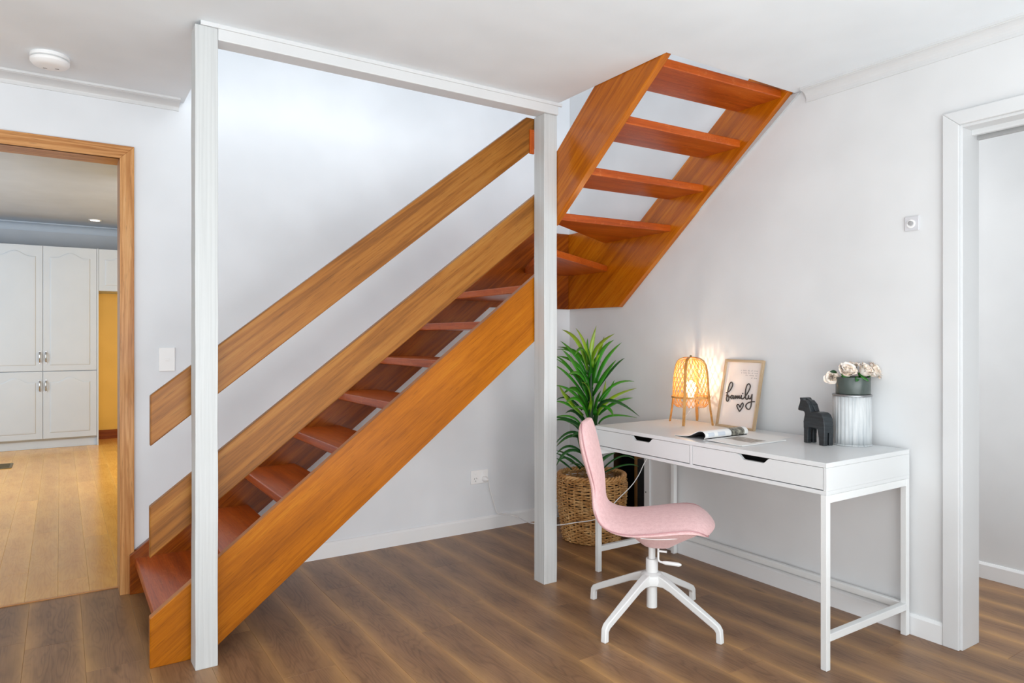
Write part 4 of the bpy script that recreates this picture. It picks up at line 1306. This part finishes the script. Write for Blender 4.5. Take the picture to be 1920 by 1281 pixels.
# ------------------------------------------------------------------ wooden horse
hr = thing('toy_horse', 'dark carved wooden horse figurine on the desk by the tin', 'figurine', (2.7215, 1.7145, 0.7602), math.radians(77))
mb = MB()
body = [(0.112, 0.060), (0.114, 0.09), (0.110, 0.108), (0.106, 0.122), (0.108, 0.133), (0.116, 0.136), (0.142, 0.1365), (0.146, 0.141), (0.144, 0.152), (0.136, 0.170), (0.133, 0.182), (0.137, 0.1945), (0.121, 0.1945), (0.114, 0.186), (0.100, 0.184), (0.082, 0.168), (0.07, 0.137),
        (0.045, 0.139), (0.022, 0.138), (0.007, 0.130), (-0.002, 0.112), (-0.006, 0.08), (-0.006, 0.055), (0.022, 0.055), (0.034, 0.066), (0.05, 0.0695), (0.082, 0.070), (0.086, 0.060)]
mb.prism([(u, -0.0255, z) for u, z in body], (0, 0.051, 0))
for v0, v1 in ((-0.0255, -0.004), (0.004, 0.0255)):
    mb.prism([(u, v0, z) for u, z in [(0.112, 0.065), (0.112, 0.0), (0.088, 0.0), (0.086, 0.065)]], (0, v1 - v0, 0))
    mb.prism([(u, v0, z) for u, z in [(0.034, 0.066), (0.026, 0.03), (0.024, 0.0), (-0.004, 0.0), (-0.006, 0.06)]], (0, v1 - v0, 0))
o = link('horse_body', mb.bm, M_horse, hr, smooth='all')
md = o.modifiers.new('remesh', 'REMESH')
md.mode = 'VOXEL'
md.voxel_size = 0.0017
md.use_smooth_shade = True
md = o.modifiers.new('smooth', 'SMOOTH')
md.factor = 0.5
md.iterations = 16
mb = MB().prism([(u, -0.007, z) for u, z in [(0.128, 0.194), (0.112, 0.1925), (0.094, 0.183), (0.078, 0.168), (0.058, 0.1385), (0.08, 0.137), (0.105, 0.165)]], (0, 0.014, 0))
link('mane', mb.bm, M_horse, hr, bevel=0.003, seg=3)

# ------------------------------------------------------------------ tin, pot, peonies
TX, TY = 2.843, 1.680
tn = thing('tin_canister', 'whitewashed ribbed cylinder standing on the desk under the flower pot', 'canister', (TX, TY, 0.7602))
mb = MB().lathe([(0.074, 0.0), (0.0765, 0.001), (0.0765, 0.006)], 72)
link('base_rim', MB().lathe([(0.074, 0.0), (0.0778, 0.001), (0.0778, 0.006), (0.075, 0.007)], 72).bm, M_tin, tn, smooth=True)
link('side', MB().lathe([(0.0755, 0.007), (0.0755, 0.05), (0.0755, 0.1), (0.0755, 0.15), (0.0755, 0.208)], 144, rfun=lambda t, z: 1 + 0.011 * math.cos(30 * t)).bm, M_tin, tn, smooth='all')
link('top_rim', MB().lathe([(0.0745, 0.207), (0.0782, 0.209), (0.0785, 0.214), (0.076, 0.2165), (0.02, 0.2168)], 72).bm, M_metal, tn, smooth=True)
PZ = 0.7602 + 0.2172
fp = thing('flower_pot', 'round charcoal grey pot holding cream peonies on the canister', 'pot', (TX + 0.002, TY - 0.004, PZ))
link('body', MB().lathe([(0.05, 0.0), (0.067, 0.001), (0.0685, 0.004), (0.0685, 0.070), (0.0675, 0.0725), (0.0645, 0.0725), (0.0635, 0.070), (0.0635, 0.02), (0.02, 0.02)], 56).bm, M_potg, fp, smooth=True)
link('foam', MB().lathe([(0.02, 0.021), (0.0628, 0.021), (0.0628, 0.06), (0.02, 0.066)], 32).bm, M_soil, fp, smooth=True)
RV = Vector((0.8368, -0.5475, 0))
FV = Vector((0.5475, 0.8368, 0))
petal_me = []
def petal_mesh(L, w, cup, curl, seed):
    rnd = random.Random(seed)
    bm = bmesh.new()
    rows_ = []
    n, m_ = 6, 6
    for i in range(n + 1):
        t = i / n
        row = []
        for k in range(m_ + 1):
            u = -1 + 2 * k / m_
            wd = w * math.sin(PI * min(1, 0.12 + 0.62 * t)) ** 0.8
            x = u * wd
            along = L * t * (1 - 0.10 * u * u * t)
            bend = cup * math.sin(t * PI * 0.5)
            z = along * math.cos(bend * 0.5)
            y = -along * math.sin(bend * 0.5) - u * u * wd * 0.55 + curl * max(0, t - 0.72) ** 1.0 * L
            y += 0.0012 * math.sin(5 * u + seed) * t
            row.append(bm.verts.new((x, y, z)))
        rows_.append(row)
    for a, b in zip(rows_, rows_[1:]):
        for k in range(m_):
            bm.faces.new([a[k], a[k + 1], b[k + 1], b[k]])
    me = bpy.data.meshes.new('petal')
    bm.to_mesh(me)
    bm.free()
    me.materials.append(M_petal)
    for q in me.polygons: q.use_smooth = True
    return me
OUT = [petal_mesh(0.043, 0.0195, 0.9, 0.9, 3), petal_mesh(0.040, 0.018, 0.8, 0.7, 5)]
MID = [petal_mesh(0.036, 0.0165, 1.2, 0.3, 7), petal_mesh(0.034, 0.015, 1.1, 0.2, 8)]
INN = [petal_mesh(0.028, 0.0125, 1.5, 0.1, 11), petal_mesh(0.025, 0.011, 1.4, 0.0, 12)]
def peony(pos, aim, scale, label, seed):
    root = thing('peony', label, 'flower', pos, 0, 'cream peonies in the charcoal pot')
    q = Vector(aim).to_track_quat('Z', 'Y')
    root.rotation_mode = 'QUATERNION'
    root.rotation_quaternion = q
    root.scale = (scale,) * 3
    rnd = random.Random(seed)
    base = -0.024
    bm = MB().lathe([(0.002, base - 0.03), (0.004, base - 0.006), (0.012, base), (0.012, base + 0.006), (0.004, base + 0.010)], 12)
    link('calyx', bm.bm, M_leaf, root, smooth=True)
    for lay, (cnt, meshes, tilt, rad) in enumerate(((7, OUT, 1.02, 0.004), (7, OUT, 0.80, 0.004), (8, MID, 0.58, 0.005), (7, MID, 0.40, 0.005), (7, INN, 0.26, 0.005), (5, INN, 0.12, 0.003))):
        for k in range(cnt):
            a = 2 * PI * (k + 0.37 * lay) / cnt + rnd.uniform(-0.16, 0.16)
            o = bpy.data.objects.new('petal', meshes[k % 2])
            COL.objects.link(o)
            o.parent = root
            tl = tilt + rnd.uniform(-0.10, 0.10)
            M = Matrix.Rotation(a, 4, 'Z') @ Matrix.Translation((0, rad, base + 0.002 * lay)) @ Matrix.Rotation(-tl, 4, 'X')
            s = rnd.uniform(0.92, 1.08)
            o.matrix_local = M @ Matrix.Scale(s, 4)
    return root
pc0 = Vector((TX + 0.002, TY - 0.004, 0))
def pp(lat, dep, z): return pc0 + RV * lat + FV * dep + Vector((0, 0, z))
peony(pp(-0.046, -0.046, 1.080), (-0.30, -0.62, 0.85), 1.27, 'cream peony at the front left of the pot, widest open', 1)
peony(pp(0.030, -0.050, 1.080), (0.16, -0.72, 0.80), 1.27, 'cream peony at the front right of the pot, peach heart', 2)
peony(pp(0.088, -0.005, 1.076), (0.45, -0.80, 0.55), 1.30, 'white peony at the right side of the bunch hanging outwards', 3)
peony(pp(-0.080, 0.022, 1.046), (-0.85, -0.45, 0.1), 1.0, 'white peony drooping low at the left side of the bunch', 4)
peony(pp(-0.002, 0.022, 1.094), (-0.1, -0.1, 1.0), 1.18, 'cream peony at the back of the bunch, nearest the wall', 5)
def small_leaf(p, d, w, L, m, label):
    d = Vector(d).normalized()
    p = Vector(p)
    up = Vector((-0.5475, -0.8368, 0.4))
    up = (up - d * up.dot(d)).normalized()
    sd = d.cross(up)
    bm = bmesh.new()
    R_ = []
    for i in range(6):
        t = i / 5
        ww = w * math.sin(PI * (0.08 + 0.92 * t)) ** 0.8 + 0.0003
        c = p + d * L * t - Vector((0, 0, 0.25 * L * t * t))
        R_.append([bm.verts.new(c - sd * ww + up * 0.15 * ww), bm.verts.new(c), bm.verts.new(c + sd * ww + up * 0.15 * ww)])
    for a, b in zip(R_, R_[1:]):
        for k in range(2): bm.faces.new([a[k], a[k + 1], b[k + 1], b[k]])
    bmesh.ops.translate(bm, verts=bm.verts, vec=-Vector(fp.location))
    o = link('leaf', bm, m, fp, smooth='all')
    o.modifiers.new('thickness', 'SOLIDIFY').thickness = 0.0006
    return o
small_leaf(pp(-0.01, -0.062, 1.053), RV * -0.5 - FV * 0.35 + Vector((0, 0, -0.5)), 0.009, 0.022, M_leaf, '')
small_leaf(pp(0.0, -0.064, 1.055), RV * 0.9 - FV * 0.3 + Vector((0, 0, -0.35)), 0.006, 0.034, M_leaf, '')
small_leaf(pp(-0.084, -0.030, 1.070), RV * -1.0 - FV * 0.1 + Vector((0, 0, 0.38)), 0.007, 0.034, M_leafd, '')
